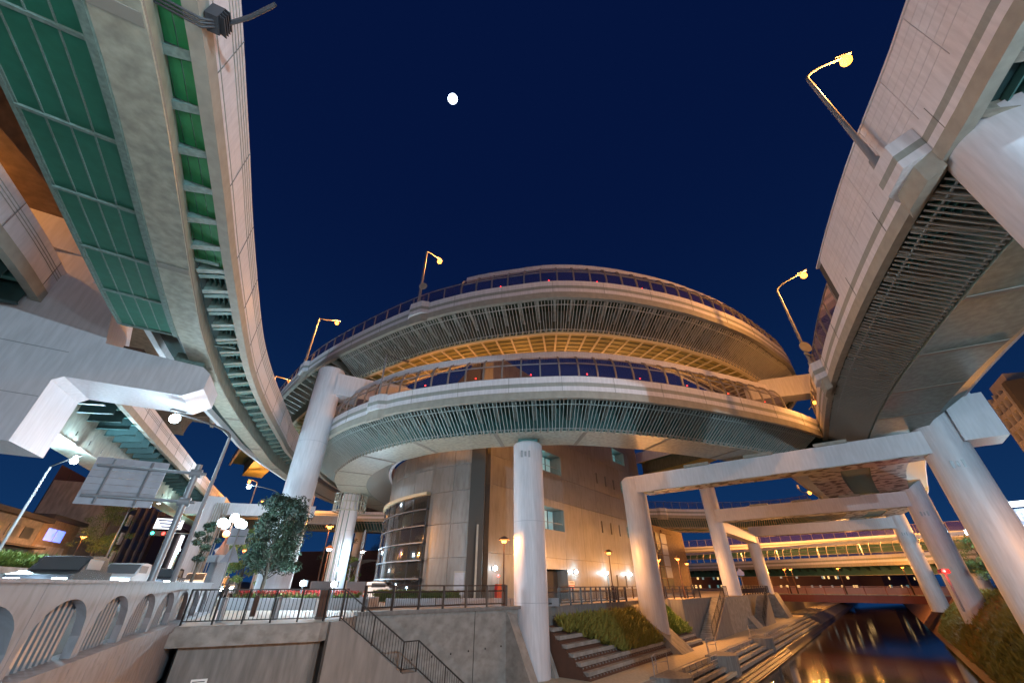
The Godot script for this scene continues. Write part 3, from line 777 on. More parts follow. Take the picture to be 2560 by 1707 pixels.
func build_piers() -> void:
	# single column under the lower loop
	var t := column("round_pier", "white round pier in the centre, standing in front of the flat building wall", 1.25, -30.6, -4.2, 10.75, 1.12)
	var b := MB.new(); b.bx(Vector3(0, 15.05, 0), Vector3(1.5, 0.2, 1.5)); part(t, "bearing", b, M.teal, true)
	for k in 3:
		b = MB.new(); b.bx(Vector3(-0.5 + k * 0.28, 13.9, 1.13), Vector3(0.16, 0.5 - 0.12 * (k % 2), 0.02), 0.1); part(t, "stencil_mark", b, M.steel_grey, true)
	column("near_right_pier", "big white round pier close to the camera at the upper right edge", 14.75, -6.5, -5.0, 12.88, 1.35)
	# big column at left that carries the upper loop
	t = column("upper_loop_pier", "tall white round pier left of the building, its short arm under the upper loop", -17.6, -33.7, 0.0, 19.0, 1.18)
	b = MB.new(); b.bar(Vector3(0.6, 17.3, -0.1), Vector3(8.6, 17.3, -4.6), 1.9, 2.1); part(t, "arm", b, M.white_steel, true)
	b = MB.new(); b.bar(Vector3(4.4, 18.5, -2.4), Vector3(6.4, 18.5, -3.5), 1.4, 0.34); part(t, "bearing", b, M.louver_grey, true)
	# column with pipes and a cage at the foot of the box
	t = column("piped_pier", "white round pier with vertical drain pipes and a barred cage at its top", -20.3, -52.0, 0.0, 10.9, 1.1)
	for k in 7:
		b = MB.new(); var a := 1.15 + k * 0.16; b.tube([Vector3(cos(a) * 1.22, 0, sin(a) * 1.22), Vector3(cos(a) * 1.22, 9.2, sin(a) * 1.22)], 0.055, 0.055, 6); part(t, "drain_pipe", b, M.frame_mint if k % 3 == 0 else M.white_steel, true)
	for k in 26:
		var a := TAU * k / 26; b = MB.new(); b.bar(Vector3(cos(a) * 1.9, 8.9, sin(a) * 1.9), Vector3(cos(a) * 1.9, 10.9, sin(a) * 1.9), 0.09, 0.09); part(t, "cage_bar", b, M.flange_beige, true)
	for y in [8.9, 9.9, 10.85]:
		b = MB.new(); b.lathe(Vector3(0, y, 0), [Vector2(1.84, -0.05), Vector2(1.96, -0.05), Vector2(1.96, 0.05), Vector2(1.84, 0.05), Vector2(1.84, -0.05)], 26); part(t, "cage_ring", b, M.flange_beige, true)

	t = thing("upper_crossbeam", "pink lit crossbeam reaching from the upper loop to behind the right ramp", "beam", Vector3(34.5, 13.2, -33.5))
	b = MB.new(); b.bar(Vector3(24.5, 18.0, -37.0), Vector3(35.2, 18.0, -33.2), 1.8, 2.0); part(t, "beam_body", b, M.white_steel)
	b = MB.new(); b.tube([Vector3(35.2, 13.2, -33.2), Vector3(35.2, 19.1, -33.2)], 1.1, 1.1, 24); part(t, "shaft", b, M.white_steel)
	# three portal frames astride the canal
	var spec := [[16.6, "nearest portal frame astride the canal, its crossbeam carrying the junction", 1.6, 25.2, 1.15, 1.3], [44.5, "second portal frame astride the canal, beyond the nearest one", 2.0, 25.0, 1.1, 1.2], [70.8, "farthest portal frame astride the canal, before the red footbridge", 1.6, 24.0, 1.05, 1.15]]
	for k in 3:
		var q: Array = spec[k]
		t = thing("portal_frame", q[1], "bridge pier", cn(q[0], q[2], -4.6), 0.0, "portal frames astride the canal")
		var l := cn(q[0], q[2], 0.0); var r := cn(q[0], q[3], 0.0)
		b = MB.new(); b.lathe(Vector3(l.x, -4.6, l.z), [Vector2(0, 0), Vector2(q[4], 0), Vector2(q[4], [15.1, 21.6, 14.4][k]), Vector2(q[4] - 0.3, [15.4, 22.0, 14.7][k]), Vector2(0, [15.4, 22.0, 14.7][k])], 36); part(t, "leg", b, M.white_steel)
		b = MB.new(); b.lathe(Vector3(r.x, -2.2, r.z), [Vector2(0, 0), Vector2(q[5], 0), Vector2(q[5], 14.4), Vector2(q[5] - 0.2, 14.7), Vector2(0, 14.7)], 36); part(t, "leg", b, M.white_steel)
		b = MB.new(); b.bar(cn(q[0], q[2], 9.95), cn(q[0], q[3] - 0.6, 9.95), 1.9, 1.7 if k else 1.62); part(t, "crossbeam", b, M.white_steel)
		b = MB.new(); b.bar(cn(q[0] - 0.02, q[2] + 1.2, 9.11), cn(q[0] - 0.02, q[3] - 1.2, 9.11), 1.96, 0.06); part(t, "lower_plate", b, M.flange_peel)
		for i in 3:
			b = MB.new(); b.bar(cn(q[0] - 1.2, 8.5 + i * 5.2, 10.85), cn(q[0] + 1.2, 8.5 + i * 5.2, 10.85), 2.2, 0.24); part(t, "bearing", b, M.bracket_grey)
		for i in 3:
			b = MB.new(); b.bx(Vector3(r.x, 8.2, r.z) + (CA * -q[5] + CB * (-0.35 + i * 0.28)), Vector3(0.15, 0.5 - 0.15 * (i % 2), 0.03), -0.68); part(t, "stencil_mark", b, M.steel_grey)
		if k == 0:
			b = MB.new(); b.bar(cn(q[0], q[3] + 0.9, 11.1), cn(q[0], q[3] + 3.0, 11.1), 2.6, 3.0); part(t, "stub_block", b, M.white_steel)
			b = MB.new(); b.bar(cn(q[0] - 0.4, q[3] + 1.5, 13.2), cn(q[0] - 0.4, q[3] + 2.6, 13.2), 0.9, 1.1); part(t, "bearing_block", b, M.parapet_white)
			b = MB.new(); b.bar(cn(q[0] - 1.2, q[3] - 0.2, -0.6), cn(q[0] - 1.2, q[3] + 0.3, -0.6), 0.02, 0.2); part(t, "number_plate", b, M.white_paint)
	# number plate on the nearest right leg
	var rl := cn(16.6, 25.2, 0)
	b = MB.new(); b.box(Transform3D(Basis(Vector3.UP, -0.82), rl + Vector3(-1.31 * sin(0.82) * 1.0, 3.2, 1.31 * cos(0.82))), Vector3(0.7, 0.36, 0.03))
	b = MB.new(); b.bar(cn(45.6, 2.0, 8.7), cn(69.8, 1.7, 8.7), 1.5, 1.5)
	solo("tie_beam", b, M.white_steel, "white box beam running between the left legs of the second and third portal frames", "beam")

	# hammerhead pier at left: an upright block, a lower block running out of view and an arm under the left ramp
	var pa := Vector3(0.84, 0, -0.54); var pb := Vector3(-0.44, 0, -0.9)
	var o := Vector3(-20.5, 0, -15.5)
	t = thing("crossbeam_pier", "big white angular steel pier at left whose arm reaches under the left ramp", "bridge pier", o - pa * 8.0)
	b = MB.new(); b.slab([Vector2(-11, 6.25), Vector2(0, 6.25), Vector2(0, 9.0), Vector2(0.3, 9.25), Vector2(4.6, 9.35), Vector2(5.3, 9.9), Vector2(5.3, 10.75), Vector2(4.9, 11.05), Vector2(0.9, 11.2), Vector2(0.1, 14.2), Vector2(-3.6, 14.2), Vector2(-3.6, 12.4), Vector2(-11, 12.4)], o, pa, Vector3.UP, pb * 2.9); part(t, "beam_body", b, M.white_steel)
	b = MB.new(); b.bar(o - pa * 9.6 + pb * 1.45 + Vector3.UP * -0.2, o - pa * 9.6 + pb * 1.45 + Vector3.UP * 6.24, 2.6, 3.0, pb); part(t, "column", b, M.white_steel)
	b = MB.new(); b.bar(o + pa * 4.15 + pb * 0.3 + Vector3.UP * 11.35, o + pa * 4.15 + pb * 1.6 + Vector3.UP * 11.35, 1.3, 0.75); part(t, "bearing", b, M.frame_mint)
	b = MB.new(); b.bar(o + pa * 1.7 + pb * 0.6 + Vector3.UP * 11.3, o + pa * 1.7 + pb * 1.9 + Vector3.UP * 11.3, 0.8, 0.5); part(t, "bearing", b, M.rust_brown)
	b = MB.new(); b.bar(o + pa * 2.6 + pb * 1.0 + Vector3.UP * 11.28, o + pa * 2.6 + pb * 1.7 + Vector3.UP * 11.28, 0.9, 0.45); part(t, "bearing", b, M.rust_brown)
	for h in [8.2, 10.4]:
		b = MB.new(); b.bar(o - pa * 10.9 - pb * 0.004 + Vector3.UP * h, o - pa * 0.05 - pb * 0.004 + Vector3.UP * h, 0.012, 0.03); part(t, "plate_seam", b, M.steel_grey)
	# box hanging left of the pier
	b = MB.new(); b.bar(o - pa * 4.3 + pb * -0.6 + Vector3.UP * 10.8, o - pa * 4.3 + pb * 2.0 + Vector3.UP * 10.8, 1.4, 1.1)
	solo("brown_girder_box", b, M.beam_beige, "small beige girder box beside the crossbeam pier at the left edge", "girder")
	# block on top of the pier behind, lit orange in the gap
	b = MB.new(); b.bar(o - pa * 5.6 + pb * 1.4 + Vector3.UP * 16.6, o + pa * 0.9 + pb * 1.4 + Vector3.UP * 16.6, 2.6, 1.9); b.bar(o - pa * 2.0 + pb * 1.4 + Vector3.UP * 14.21, o - pa * 2.0 + pb * 1.4 + Vector3.UP * 15.64, 2.2, 2.4, pb)
	solo("orange_lit_pier", b, M.white_steel, "pier head lit orange in the gap between the left ramp and the far left deck", "bridge pier")

	# far pier with pipes under the far left deck
	t = thing("far_piped_pier", "tall pier with pipes and a crossarm lit orange under the far left deck", "bridge pier", Vector3(-45.5, 0, -63.5))
	b = MB.new(); b.bar(Vector3(-45.5, 0, -63.5), Vector3(-45.5, 12.6, -63.5), 2.6, 2.6, pb); part(t, "shaft", b, M.white_steel)
	b = MB.new(); b.bar(Vector3(-48.5, 10.9, -62.2), Vector3(-33, 11.4, -70), 2.0, 1.7); part(t, "arm", b, M.white_steel)
	for k in 6:
		b = MB.new(); var c := Vector3(-44.2 + k * 0.26, 0, -62.1 - k * 0.16) + Vector3(0.25, 0, 0.35); b.tube([c, c + Vector3.UP * 11.6], 0.08, 0.08, 6); part(t, "drain_pipe", b, M.beam_beige)
	b = MB.new(); b.bar(Vector3(-43, 5, -64), Vector3(-36, 10.6, -68), 1.0, 1.2); part(t, "brace", b, M.white_steel)
	t = thing("white_portal", "pale rectangular portal frame far under the left ramp", "bridge pier", Vector3(-37, 0, -76))
	b = MB.new(); b.bar(Vector3(-42, 11.2, -75), Vector3(-30, 11.2, -79), 1.6, 1.4); part(t, "crossbeam", b, M.white_steel)
	for q in [Vector3(-42, 0, -75), Vector3(-30, 0, -79)]:
		b = MB.new(); b.tube([q, q + Vector3.UP * 10.6], 0.8, 0.8, 20); part(t, "leg", b, M.white_steel)
	t = column("back_pier", "round pier far behind the tree, under the pale distant deck", -30, -85.5, 0, 10.0, 1.1)
	for q in [[57.5, -103.5], [75.5, -73.5], [88, -50]]:
		column("low_deck_pier", "round pier under the low far deck beyond the red bridge, at %s" % ["its left end", "its middle", "its right end"][[57.5, 75.5, 88.0].find(q[0])], q[0], q[1], -5, 2.8, 1.2, "piers under the low far deck")

# ---------------------------------------------------------------- the round building
func build_building() -> void:
	var t := thing("round_building", "concrete panelled building with a round front and a long flat wall, inside the loop", "building", Vector3(3.6, 0, -54.6))
	var C := Vector3(3.6, 0, -54.6)
	var W := Vector3(-2.6, 0, -37); var D := Vector3(0.61, 0, -0.7924); var N := Vector3(0.7924, 0, 0.61)
	var b := MB.new()
	var arc := []
	for i in 37: arc.append(Vector2(C.x + cos(deg_to_rad(110.2 + i * 5.0)) * 18.75, C.z + sin(deg_to_rad(110.2 + i * 5.0)) * 18.75))
	b.prism(arc, -0.5, 12.9); part(t, "drum_core", b, M.joint_dark)
	b = MB.new(); arc = []
	for i in 36: arc.append(Vector2(C.x + cos(deg_to_rad(114.0 + i * 5.0)) * 15.4, C.z + sin(deg_to_rad(114.0 + i * 5.0)) * 15.4))
	b.prism(arc, 12.91, 21.0); part(t, "upper_drum", b, M.wall_brown)
	b = MB.new()
	var pts := [W + D * 0.6, W + D * 40.0, W + D * 40.0 - N * 18, W + D * 9 - N * 18]
	var outl := []
	for q in pts: outl.append(Vector2((q - N * 1.62).x, (q - N * 1.62).z))
	b.prism(outl, -0.5, 23.4); part(t, "flat_core", b, M.joint_dark)
	# drum panels: about 20 degrees a column, 3 m rows; the glazed bay is left of 149 degrees
	var rows := [0.0, 3.24, 5.9, 8.65, 11.0, 12.95]
	for i in 12:
		var a0 := deg_to_rad(110.2 + i * 8.4); var a1 := a0 + deg_to_rad(8.4)
		for j in 5:
			if i >= 2 and j < 3: continue
			b = MB.new()
			var S := []
			for k in 7:
				var a := lerpf(a0 + 0.0012, a1 - 0.0012, k / 6.0)
				S.append([C + Vector3(cos(a), 0, sin(a)) * 18.98, Vector3(cos(a), 0, sin(a)) * -1.0, Vector3(-sin(a), 0, cos(a))])
			b.sweep(S, rect(0, 0.2, rows[j] + 0.014, rows[j + 1] - 0.014)); part(t, "wall_panel", b, M.wall_panel if (i + j) % 3 else M.wall_panel_b)
	# glazed bay: transoms proud of curved panes
	var g0 := deg_to_rad(127.0); var g1 := deg_to_rad(205.0)
	for j in 7:
		var y: float = [0.3, 1.7, 3.1, 4.5, 5.9, 7.3, 8.6][j]
		var S := []
		for k in 25: S.append([C + Vector3(cos(lerpf(g0, g1, k / 24.0)), 0, sin(lerpf(g0, g1, k / 24.0))) * 19.3, Vector3(cos(lerpf(g0, g1, k / 24.0)), 0, sin(lerpf(g0, g1, k / 24.0))) * -1.0, Vector3.RIGHT])
		b = MB.new(); b.sweep(S, rect(-0.22 if j == 6 else -0.06, 0.3, y - 0.05, y + (0.22 if j == 6 else 0.05))); part(t, "transom", b, M.gold_rib if j == 6 else M.dark_metal)
	for i in 14:
		var a := lerpf(g0, g1, i / 13.0)
		var p := C + Vector3(cos(a), 0, sin(a)) * 19.28
		bar(t, "mullion", p + Vector3.UP * 0.0, p + Vector3.UP * 8.5, 0.06, 0.1, M.dark_metal)
		if i < 13:
			for j in 6:
				var y0: float = [0.3, 1.7, 3.1, 4.5, 5.9, 7.3][j]; var y1: float = [1.7, 3.1, 4.5, 5.9, 7.3, 8.6][j]
				var S := []
				for k in 4:
					var aa := lerpf(a + 0.004, lerpf(g0, g1, (i + 1) / 13.0) - 0.004, k / 3.0)
					S.append([C + Vector3(cos(aa), 0, sin(aa)) * 19.26, Vector3(cos(aa), 0, sin(aa)) * -1.0, Vector3.RIGHT])
				b = MB.new(); b.sweep(S, [Vector2(0, y0 + 0.06), Vector2(0, y1 - 0.06)], false, true); part(t, "pane", b, M.drum_glass)
	# flat wall: panels with real openings
	var holes := []
	for y in [12.3, 6.25]: holes.append(Rect2(9.9, y, 4.1, 2.25))
	holes.append(Rect2(30.0, 17.5, 4.4, 2.1)); holes.append(Rect2(9.95, 0.0, 4.0, 2.6))
	for s in [23.35, 26.05, 28.75]:
		for y in [13.1, 6.95, 0.9]: holes.append(Rect2(s, y, 0.42, 1.4))
	for y in [13.1, 6.95]: holes.append(Rect2(31.6, y, 1.5, 1.6))
	var hs := [0.0, 3.6, 9.3, 12.0, 16.4, 20.0, 23.4]
	for i in 9:
		var s0 := 0.9 + i * 4.35
		for j in 6:
			var R := Rect2(s0 + 0.012, hs[j] + 0.012, 4.35 - 0.024, hs[j + 1] - hs[j] - 0.024)
			b = MB.new()
			var cuts := [R]
			for h in holes:
				var nxt := []
				for r in cuts:
					if not r.intersects(h): nxt.append(r); continue
					var x0: float = maxf(r.position.x, h.position.x); var x1: float = minf(r.end.x, h.end.x); var y0: float = maxf(r.position.y, h.position.y); var y1: float = minf(r.end.y, h.end.y)
					if y0 > r.position.y + 0.01: nxt.append(Rect2(r.position.x, r.position.y, r.size.x, y0 - r.position.y))
					if y1 < r.end.y - 0.01: nxt.append(Rect2(r.position.x, y1, r.size.x, r.end.y - y1))
					if x0 > r.position.x + 0.01: nxt.append(Rect2(r.position.x, y0, x0 - r.position.x, y1 - y0))
					if x1 < r.end.x - 0.01: nxt.append(Rect2(x1, y0, r.end.x - x1, y1 - y0))
				cuts = nxt
			for r in cuts:
				var c: Vector3 = W + D * (r.position.x + r.size.x * 0.5) + Vector3.UP * (r.position.y + r.size.y * 0.5) - N * 0.8
				b.box(Transform3D(Basis(D, Vector3.UP, D.cross(Vector3.UP)), c), Vector3(r.size.x, r.size.y, 1.6))
			if b.v.size(): part(t, "wall_panel", b, M.wall_panel if (i * 2 + j) % 3 else M.wall_panel_b)
	# recessed dark joint between round and flat parts
	bar(t, "corner_recess", W - D * 0.4 - N * 0.35 + Vector3.UP * 0.0, W - D * 0.4 - N * 0.35 + Vector3.UP * 13, 1.3, 0.5, M.joint_dark)
	bar(t, "rain_pipe", W - D * 0.9 + N * 0.3, W - D * 0.9 + N * 0.3 + Vector3.UP * 5.6, 0.14, 0.14, M.beam_beige)
	var ends := W + D * 40.05 - N * 0.1
	b = MB.new(); b.bar(ends + Vector3.UP * 0 - N * 8, ends + Vector3.UP * 23.3 - N * 8, 0.3, 15.4, N); part(t, "end_wall", b, M.wall_panel_b)
	# windows set back in the openings
	for h in holes:
		var big: bool = h.size.x > 1.0
		if h.position.y < 0.5 and big: continue
		var c: Vector3 = W + D * (h.position.x + h.size.x * 0.5) + Vector3.UP * (h.position.y + h.size.y * 0.5) - N * 1.5
		var wn := MeshInstance3D.new()
		b = MB.new()
		var bs := Basis(D, Vector3.UP, D.cross(Vector3.UP))
		for k in 4:
			var off := [Vector3(-h.size.x * 0.5 + 0.04, 0, 0), Vector3(h.size.x * 0.5 - 0.04, 0, 0), Vector3(0, h.size.y * 0.5 - 0.04, 0), Vector3(0, -h.size.y * 0.5 + 0.04, 0)][k] as Vector3
			b.box(Transform3D(bs, c + bs * off), Vector3(0.07, h.size.y - 0.01, 0.1) if k < 2 else Vector3(h.size.x - 0.16, 0.07, 0.1))
		wn = part(t, "window", b, M.mullion)
		b = MB.new(); b.box(Transform3D(bs, c + (Vector3.ZERO if not big else D * h.size.x * 0.22)), Vector3(h.size.x - 0.1 if not big else h.size.x * 0.54, h.size.y - 0.1, 0.03)); part(wn, "pane", b, M.window_dark if not big else M.window_teal, true)
		if big:
			b = MB.new(); b.box(Transform3D(bs, c - D * h.size.x * 0.27), Vector3(h.size.x * 0.42, h.size.y - 0.1, 0.03)); part(wn, "pane", b, M.window_bright, true)
			for k in 2:
				b = MB.new(); b.box(Transform3D(bs, c + N * 0.05 + D * h.size.x * [-0.06, 0.2][k]), Vector3(0.09, h.size.y - 0.2, 0.08)); part(wn, "frame_bar", b, M.dark_metal, true)
			b = MB.new(); b.box(Transform3D(bs, c + N * 0.06 - D * h.size.x * 0.24 - Vector3.UP * h.size.y * 0.2), Vector3(0.5, h.size.y * 0.45, 0.06)); part(wn, "cabinet", b, M.sign_back, true)
			b = MB.new(); b.box(Transform3D(bs, c + N * 1.3 - Vector3.UP * (h.size.y * 0.5 - 0.75)), Vector3(h.size.x - 0.02, 0.05, 0.05)); part(wn, "guard_rail", b, M.steel_grey, true)
			omni("window_light", W + D * (h.position.x + h.size.x * 0.4) + Vector3.UP * (h.position.y + h.size.y * 0.55) - N * 1.2, Color(0.35, 0.9, 0.92), 0.45, 0.1)
			if h.size.x > 2.0 and h.position.y > 10:
				b = MB.new(); b.ball(W + D * (h.position.x + h.size.x * 0.35) + Vector3.UP * (h.end.y - 0.15) - N * 1.2, 0.1, 8); part(wn, "exit_light", b, M.lamp_red, true)
	# service door and small red and white notice
	b = MB.new(); b.box(Transform3D(Basis(D, Vector3.UP, D.cross(Vector3.UP)), W + D * 12.6 + Vector3.UP * 1.25 - N * 1.3), Vector3(2.6, 2.5, 0.08)); part(t, "door", b, M.joint_dark)
	b = MB.new(); b.box(Transform3D(Basis(D, Vector3.UP, D.cross(Vector3.UP)), W + D * 10.7 + Vector3.UP * 1.25 - N * 1.35), Vector3(1.1, 2.5, 0.06)); part(t, "door", b, M.house_grey)
	# side door in the drum
	var da := deg_to_rad(114.5)
	var dp := C + Vector3(cos(da), 0, sin(da)) * 19.0
	b = MB.new(); b.box(Transform3D(Basis(Vector3.UP, -da + PI / 2), dp + Vector3.UP * 1.1), Vector3(1.15, 2.25, 0.14)); var dr := part(t, "door", b, M.beam_beige)
	b = MB.new(); b.box(Transform3D(Basis(Vector3.UP, -da + PI / 2), dp + Vector3.UP * 1.08 + Vector3(cos(da), 0, sin(da)) * 0.075), Vector3(0.95, 2.05, 0.03)); part(dr, "door_leaf", b, M.sign_back, true)
	# wall lamps
	for i in 7:
		var s: float = [1.6, 8.86, 15.39, 22.8, 30.0, 36.0, 39.4][i]
		var p := W + D * s + N * 0.05 + Vector3.UP * 2.45
		var wl := thing("wall_lamp", "round white wall lamp on the flat building wall, %s" % ["behind the central pier", "just right of the central pier", "right of the service doorway", "behind the orange lamp post", "left of the nearest portal leg", "right of the nearest portal leg", "at the wall's far end"][i], "wall lamp", p, 0.0, "lamps along the flat wall")
		b = MB.new(); b.box(Transform3D(Basis(D, Vector3.UP, D.cross(Vector3.UP)), Vector3.ZERO), Vector3(0.3, 0.3, 0.12)); part(wl, "bracket", b, M.steel_grey, true)
		b = MB.new(); b.ball(N * 0.22, 0.17, 12); part(wl, "lamp_bulb", b, M.lamp_white, true)
		omni("lamp_light", N * 0.22, Color(0.62, 0.92, 1.0), 3.6, 0.15, wl)
	# annex beyond: lit glass block and brown walls
	t = thing("glass_annex", "brown building with a pale lit window grid between the portal legs", "building", Vector3(34, 0, -82))
	var ao := Vector3(27, 0, -82)
	b = MB.new(); b.bar(ao + D * 9 - N * 6 + Vector3.UP * 0, ao + D * 9 - N * 6 + Vector3.UP * 11, 12, 18, D); part(t, "wall", b, M.house_beige)
	for i in 2:
		for j in 5:
			b = MB.new(); b.box(Transform3D(Basis(D, Vector3.UP, D.cross(Vector3.UP)), ao + D * (1.3 + i * 3.4) + N * 0.08 + Vector3.UP * (1.3 + j * 1.9)), Vector3(3.2 if i else 2.0, 1.75, 0.08)); part(t, "pane", b, M.window_dark if i == 0 or j < 1 else M.sign_back)
	b = MB.new(); b.bar(ao + D * 4 + N * 0.1 + Vector3.UP * 10.2, ao + D * 10 + N * 0.1 + Vector3.UP * 10.2, 0.3, 0.5); part(t, "cornice", b, M.house_beige)

# ---------------------------------------------------------------- ground, canal, plaza
const RQ := Vector3(-7.45, 0, -7.5)    # road bridge line: origin, along and to the road's side
const RA := Vector3(-0.45, 0, -0.893)
const RB := Vector3(-0.893, 0, 0.45)
func rd(a: float, b: float, y: float) -> Vector3:
	return RQ + RA * a + RB * b + Vector3.UP * y
func rd2(a: float, b: float) -> Vector2:
	var p := rd(a, b, 0)
	return Vector2(p.x, p.z)
func sheet(pts: Array, y: float) -> MB:
	var b := MB.new()
	var pl := PackedVector2Array(pts)
	var t := Geometry2D.triangulate_polygon(pl)
	for k in range(0, t.size(), 3):
		b.tri(Vector3(pl[t[k]].x, y, pl[t[k]].y), Vector3(pl[t[k + 1]].x, y, pl[t[k + 1]].y), Vector3(pl[t[k + 2]].x, y, pl[t[k + 2]].y), Vector3.UP, Vector3.UP, Vector3.UP)
	return b

# thick brown rail: square posts, top and bottom rail, thin balusters
func thick_rail(label: String, a: Vector3, c: Vector3, posts: int) -> void:
	var t := thing("promenade_rail", label, "railing", a, 0.0, "brown railings along the promenade")
	var d := (c - a) / posts
	for i in posts + 1:
		bar(t, "post", a + d * i, a + d * i + Vector3.UP * 1.12, 0.12, 0.16, M.rail_brown)
	for i in posts:
		var p := a + d * i
		bar(t, "top_rail", p + Vector3.UP * 1.1, p + d + Vector3.UP * 1.1, 0.1, 0.06, M.rail_brown)
		bar(t, "middle_rail", p + Vector3.UP * 0.82, p + d + Vector3.UP * 0.82, 0.05, 0.08, M.rail_brown)
		bar(t, "bottom_rail", p + Vector3.UP * 0.16, p + d + Vector3.UP * 0.16, 0.05, 0.07, M.rail_brown)
		var n := int(d.length() / 0.12)
		for k in range(1, n):
			var q := p + d * k / n
			bar(t, "baluster", q + Vector3.UP * 0.18, q + Vector3.UP * 0.82, 0.02, 0.02, M.rail_brown)

func thin_rail(t: Node3D, a: Vector3, c: Vector3, n: int, posts: int) -> void:
	bar(t, "top_rail", a + Vector3.UP * 1.1, c + Vector3.UP * 1.1, 0.05, 0.05, M.rail_black)
	bar(t, "bottom_rail", a + Vector3.UP * 0.12, c + Vector3.UP * 0.12, 0.035, 0.035, M.rail_black)
	for i in posts + 1:
		var q := a.lerp(c, float(i) / posts)
		bar(t, "post", q, q + Vector3.UP * 1.1, 0.05, 0.05, M.rail_black)
	for i in range(1, n):
		var q := a.lerp(c, float(i) / n)
		bar(t, "baluster", q + Vector3.UP * 0.13, q + Vector3.UP * 1.08, 0.018, 0.018, M.rail_black)

func build_ground() -> void:
	var b: MB
	# plaza: bounded by the canal wall and by the road bridge
	var edge := [Vector2(-7.6, -23.3), Vector2(0.4, -29.8), cn2(0, 0), cn2(24, 0), cn2(24.0, 2.0), cn2(34, 2.0), cn2(34, 3.4), cn2(46, 3.4), cn2(46, 2.2), cn2(360, 2.2), Vector2(-150, -420), Vector2(-420, -200), rd2(60, 0.3), rd2(20.2, 0.3), rd2(15.0, 0.2), Vector2(-12.2, -17.3), Vector2(-7.7, -19.4)]
	struct("plaza_ground", sheet(edge, 0.0), M.paving, "reddish paved plaza between the round building and the canal wall")
	b = sheet([Vector2(420, 500), Vector2(-420, 500), Vector2(-600, -600), Vector2(600, -600)], -6.4)
	struct("ground", b, M.concrete, "earth bed under the canal and the city")
	b = sheet([cn2(-60, 7.2), cn2(260, 7.2), cn2(260, 24), cn2(-60, 24)], -5.2)
	struct("canal_water", b, M.water, "dark still canal water with reflections of lamps and decks")
	b = sheet([cn2(-70, 27.5), cn2(300, 27.5), Vector2(500, -300), Vector2(500, 200), Vector2(60, 200)], 0.0)
	struct("right_bank_ground", b, M.asphalt, "dark ground of the right bank behind the hedge")
	# road on the left: rises away from the bridge parapet
	var lanes := [[0.4, 0.02], [2.6, 0.5], [12.0, 1.9], [13.6, 2.05], [25.0, 2.5], [60, 2.7]]
	b = MB.new()
	for i in 5:
		if i == 2: continue
		var p0: Array = lanes[i]; var p1: Array = lanes[i + 1]
		b.quad(rd(-40, p0[0], p0[1]), rd(260, p0[0], p0[1]), rd(260, p1[0], p1[1]), rd(-40, p1[0], p1[1]), Vector3.UP)
	struct("road", b, M.asphalt, "asphalt road behind the arched parapet, running away under the far left deck")
	b = MB.new(); b.bar(rd(-40, 12.8, 2.0), rd(260, 12.8, 2.0), 1.9, 0.4)
	struct("median", b, M.concrete, "raised planted median between the carriageways")
	# retaining walls
	var t := thing("canal_wall", "stained concrete retaining wall under the promenade railing, with weep holes", "wall", Vector3(-4, 0, -26.5))
	b = MB.new(); b.slab([Vector2(0, -6.3), Vector2(10.3, -6.3), Vector2(10.3, -0.01), Vector2(0, -0.01)], Vector3(-7.6, 0, -23.3), Vector3(0.776, 0, -0.631), Vector3.UP, Vector3(-0.631, 0, -0.776) * 0.6); part(t, "face", b, M.concrete)
	b = MB.new(); b.bar(Vector3(-7.7, 0.06, -23.35), Vector3(0.5, 0.06, -30.0), 0.5, 0.16); part(t, "coping", b, M.concrete_dirty)
	for k in 6:
		var p := Vector3(-7.6, 0, -23.3) + Vector3(0.776, 0, -0.631) * (3.2 + k * 1.15) + Vector3(0.631, 0, 0.776) * 0.012 + Vector3.UP * (-1.95 + 0.03 * k)
		b = MB.new(); b.ball(p, 0.05, 8); part(t, "weep_hole", b, M.joint_dark)
	bar(t, "wall_joint", Vector3(-7.6, 0, -23.3) + Vector3(0.776, 0, -0.631) * 7.0 + Vector3(0.631, 0, 0.776) * 0.01 + Vector3.UP * -6.0, Vector3(-7.6, 0, -23.3) + Vector3(0.776, 0, -0.631) * 7.0 + Vector3(0.631, 0, 0.776) * 0.01 + Vector3.UP * -0.03, 0.035, 0.03, M.joint_dark)
	b = MB.new(); b.slab([Vector2(-1.2, -6.3), Vector2(2.6, -6.3), Vector2(2.0, -3.4), Vector2(0.35, -0.3), Vector2(0.0, 0.05), Vector2(-1.2, 0.05)], cn(-1.9, -0.4, 0), CB, Vector3.UP, CA * 0.7)
	solo("pier_buttress", b, M.concrete, "sloping concrete buttress on the left of the central round pier", "wall")
	b = MB.new(); b.slab([Vector2(-1.2, -6.3), Vector2(2.3, -6.3), Vector2(1.7, -3.5), Vector2(0.25, -0.3), Vector2(0.0, -0.02), Vector2(-1.2, -0.02)], cn(1.0, -0.4, 0), CB, Vector3.UP, CA * 0.35)
	solo("pier_buttress", b, M.concrete, "thin concrete wing on the right of the central round pier beside the planted terraces", "wall")
	for q in [[1.35, 23.4, 0.0, "stained concrete wall between the central pier and the nearest portal leg, above the plants"], [46.0, 200.0, 2.2, "long canal wall in the distance beyond the stairs"]]:
		b = MB.new(); b.slab([Vector2(q[0], -6.3), Vector2(q[1], -6.3), Vector2(q[1], -0.012), Vector2(q[0], -0.012)], cn(0, q[2], 0), CA, Vector3.UP, CB * -0.5)
		solo("canal_wall", b, M.concrete_dirty, q[3], "wall")
	b = MB.new(); b.slab([Vector2(23.4, -6.3), Vector2(34, -6.3), Vector2(34, -0.014), Vector2(23.4, -0.014)], cn(0, 2.0, 0), CA, Vector3.UP, CB * -2.6)
	solo("plaza_bastion", b, M.concrete_dirty, "projecting concrete block with the stair leaning against it, right of the nearest portal leg", "wall")
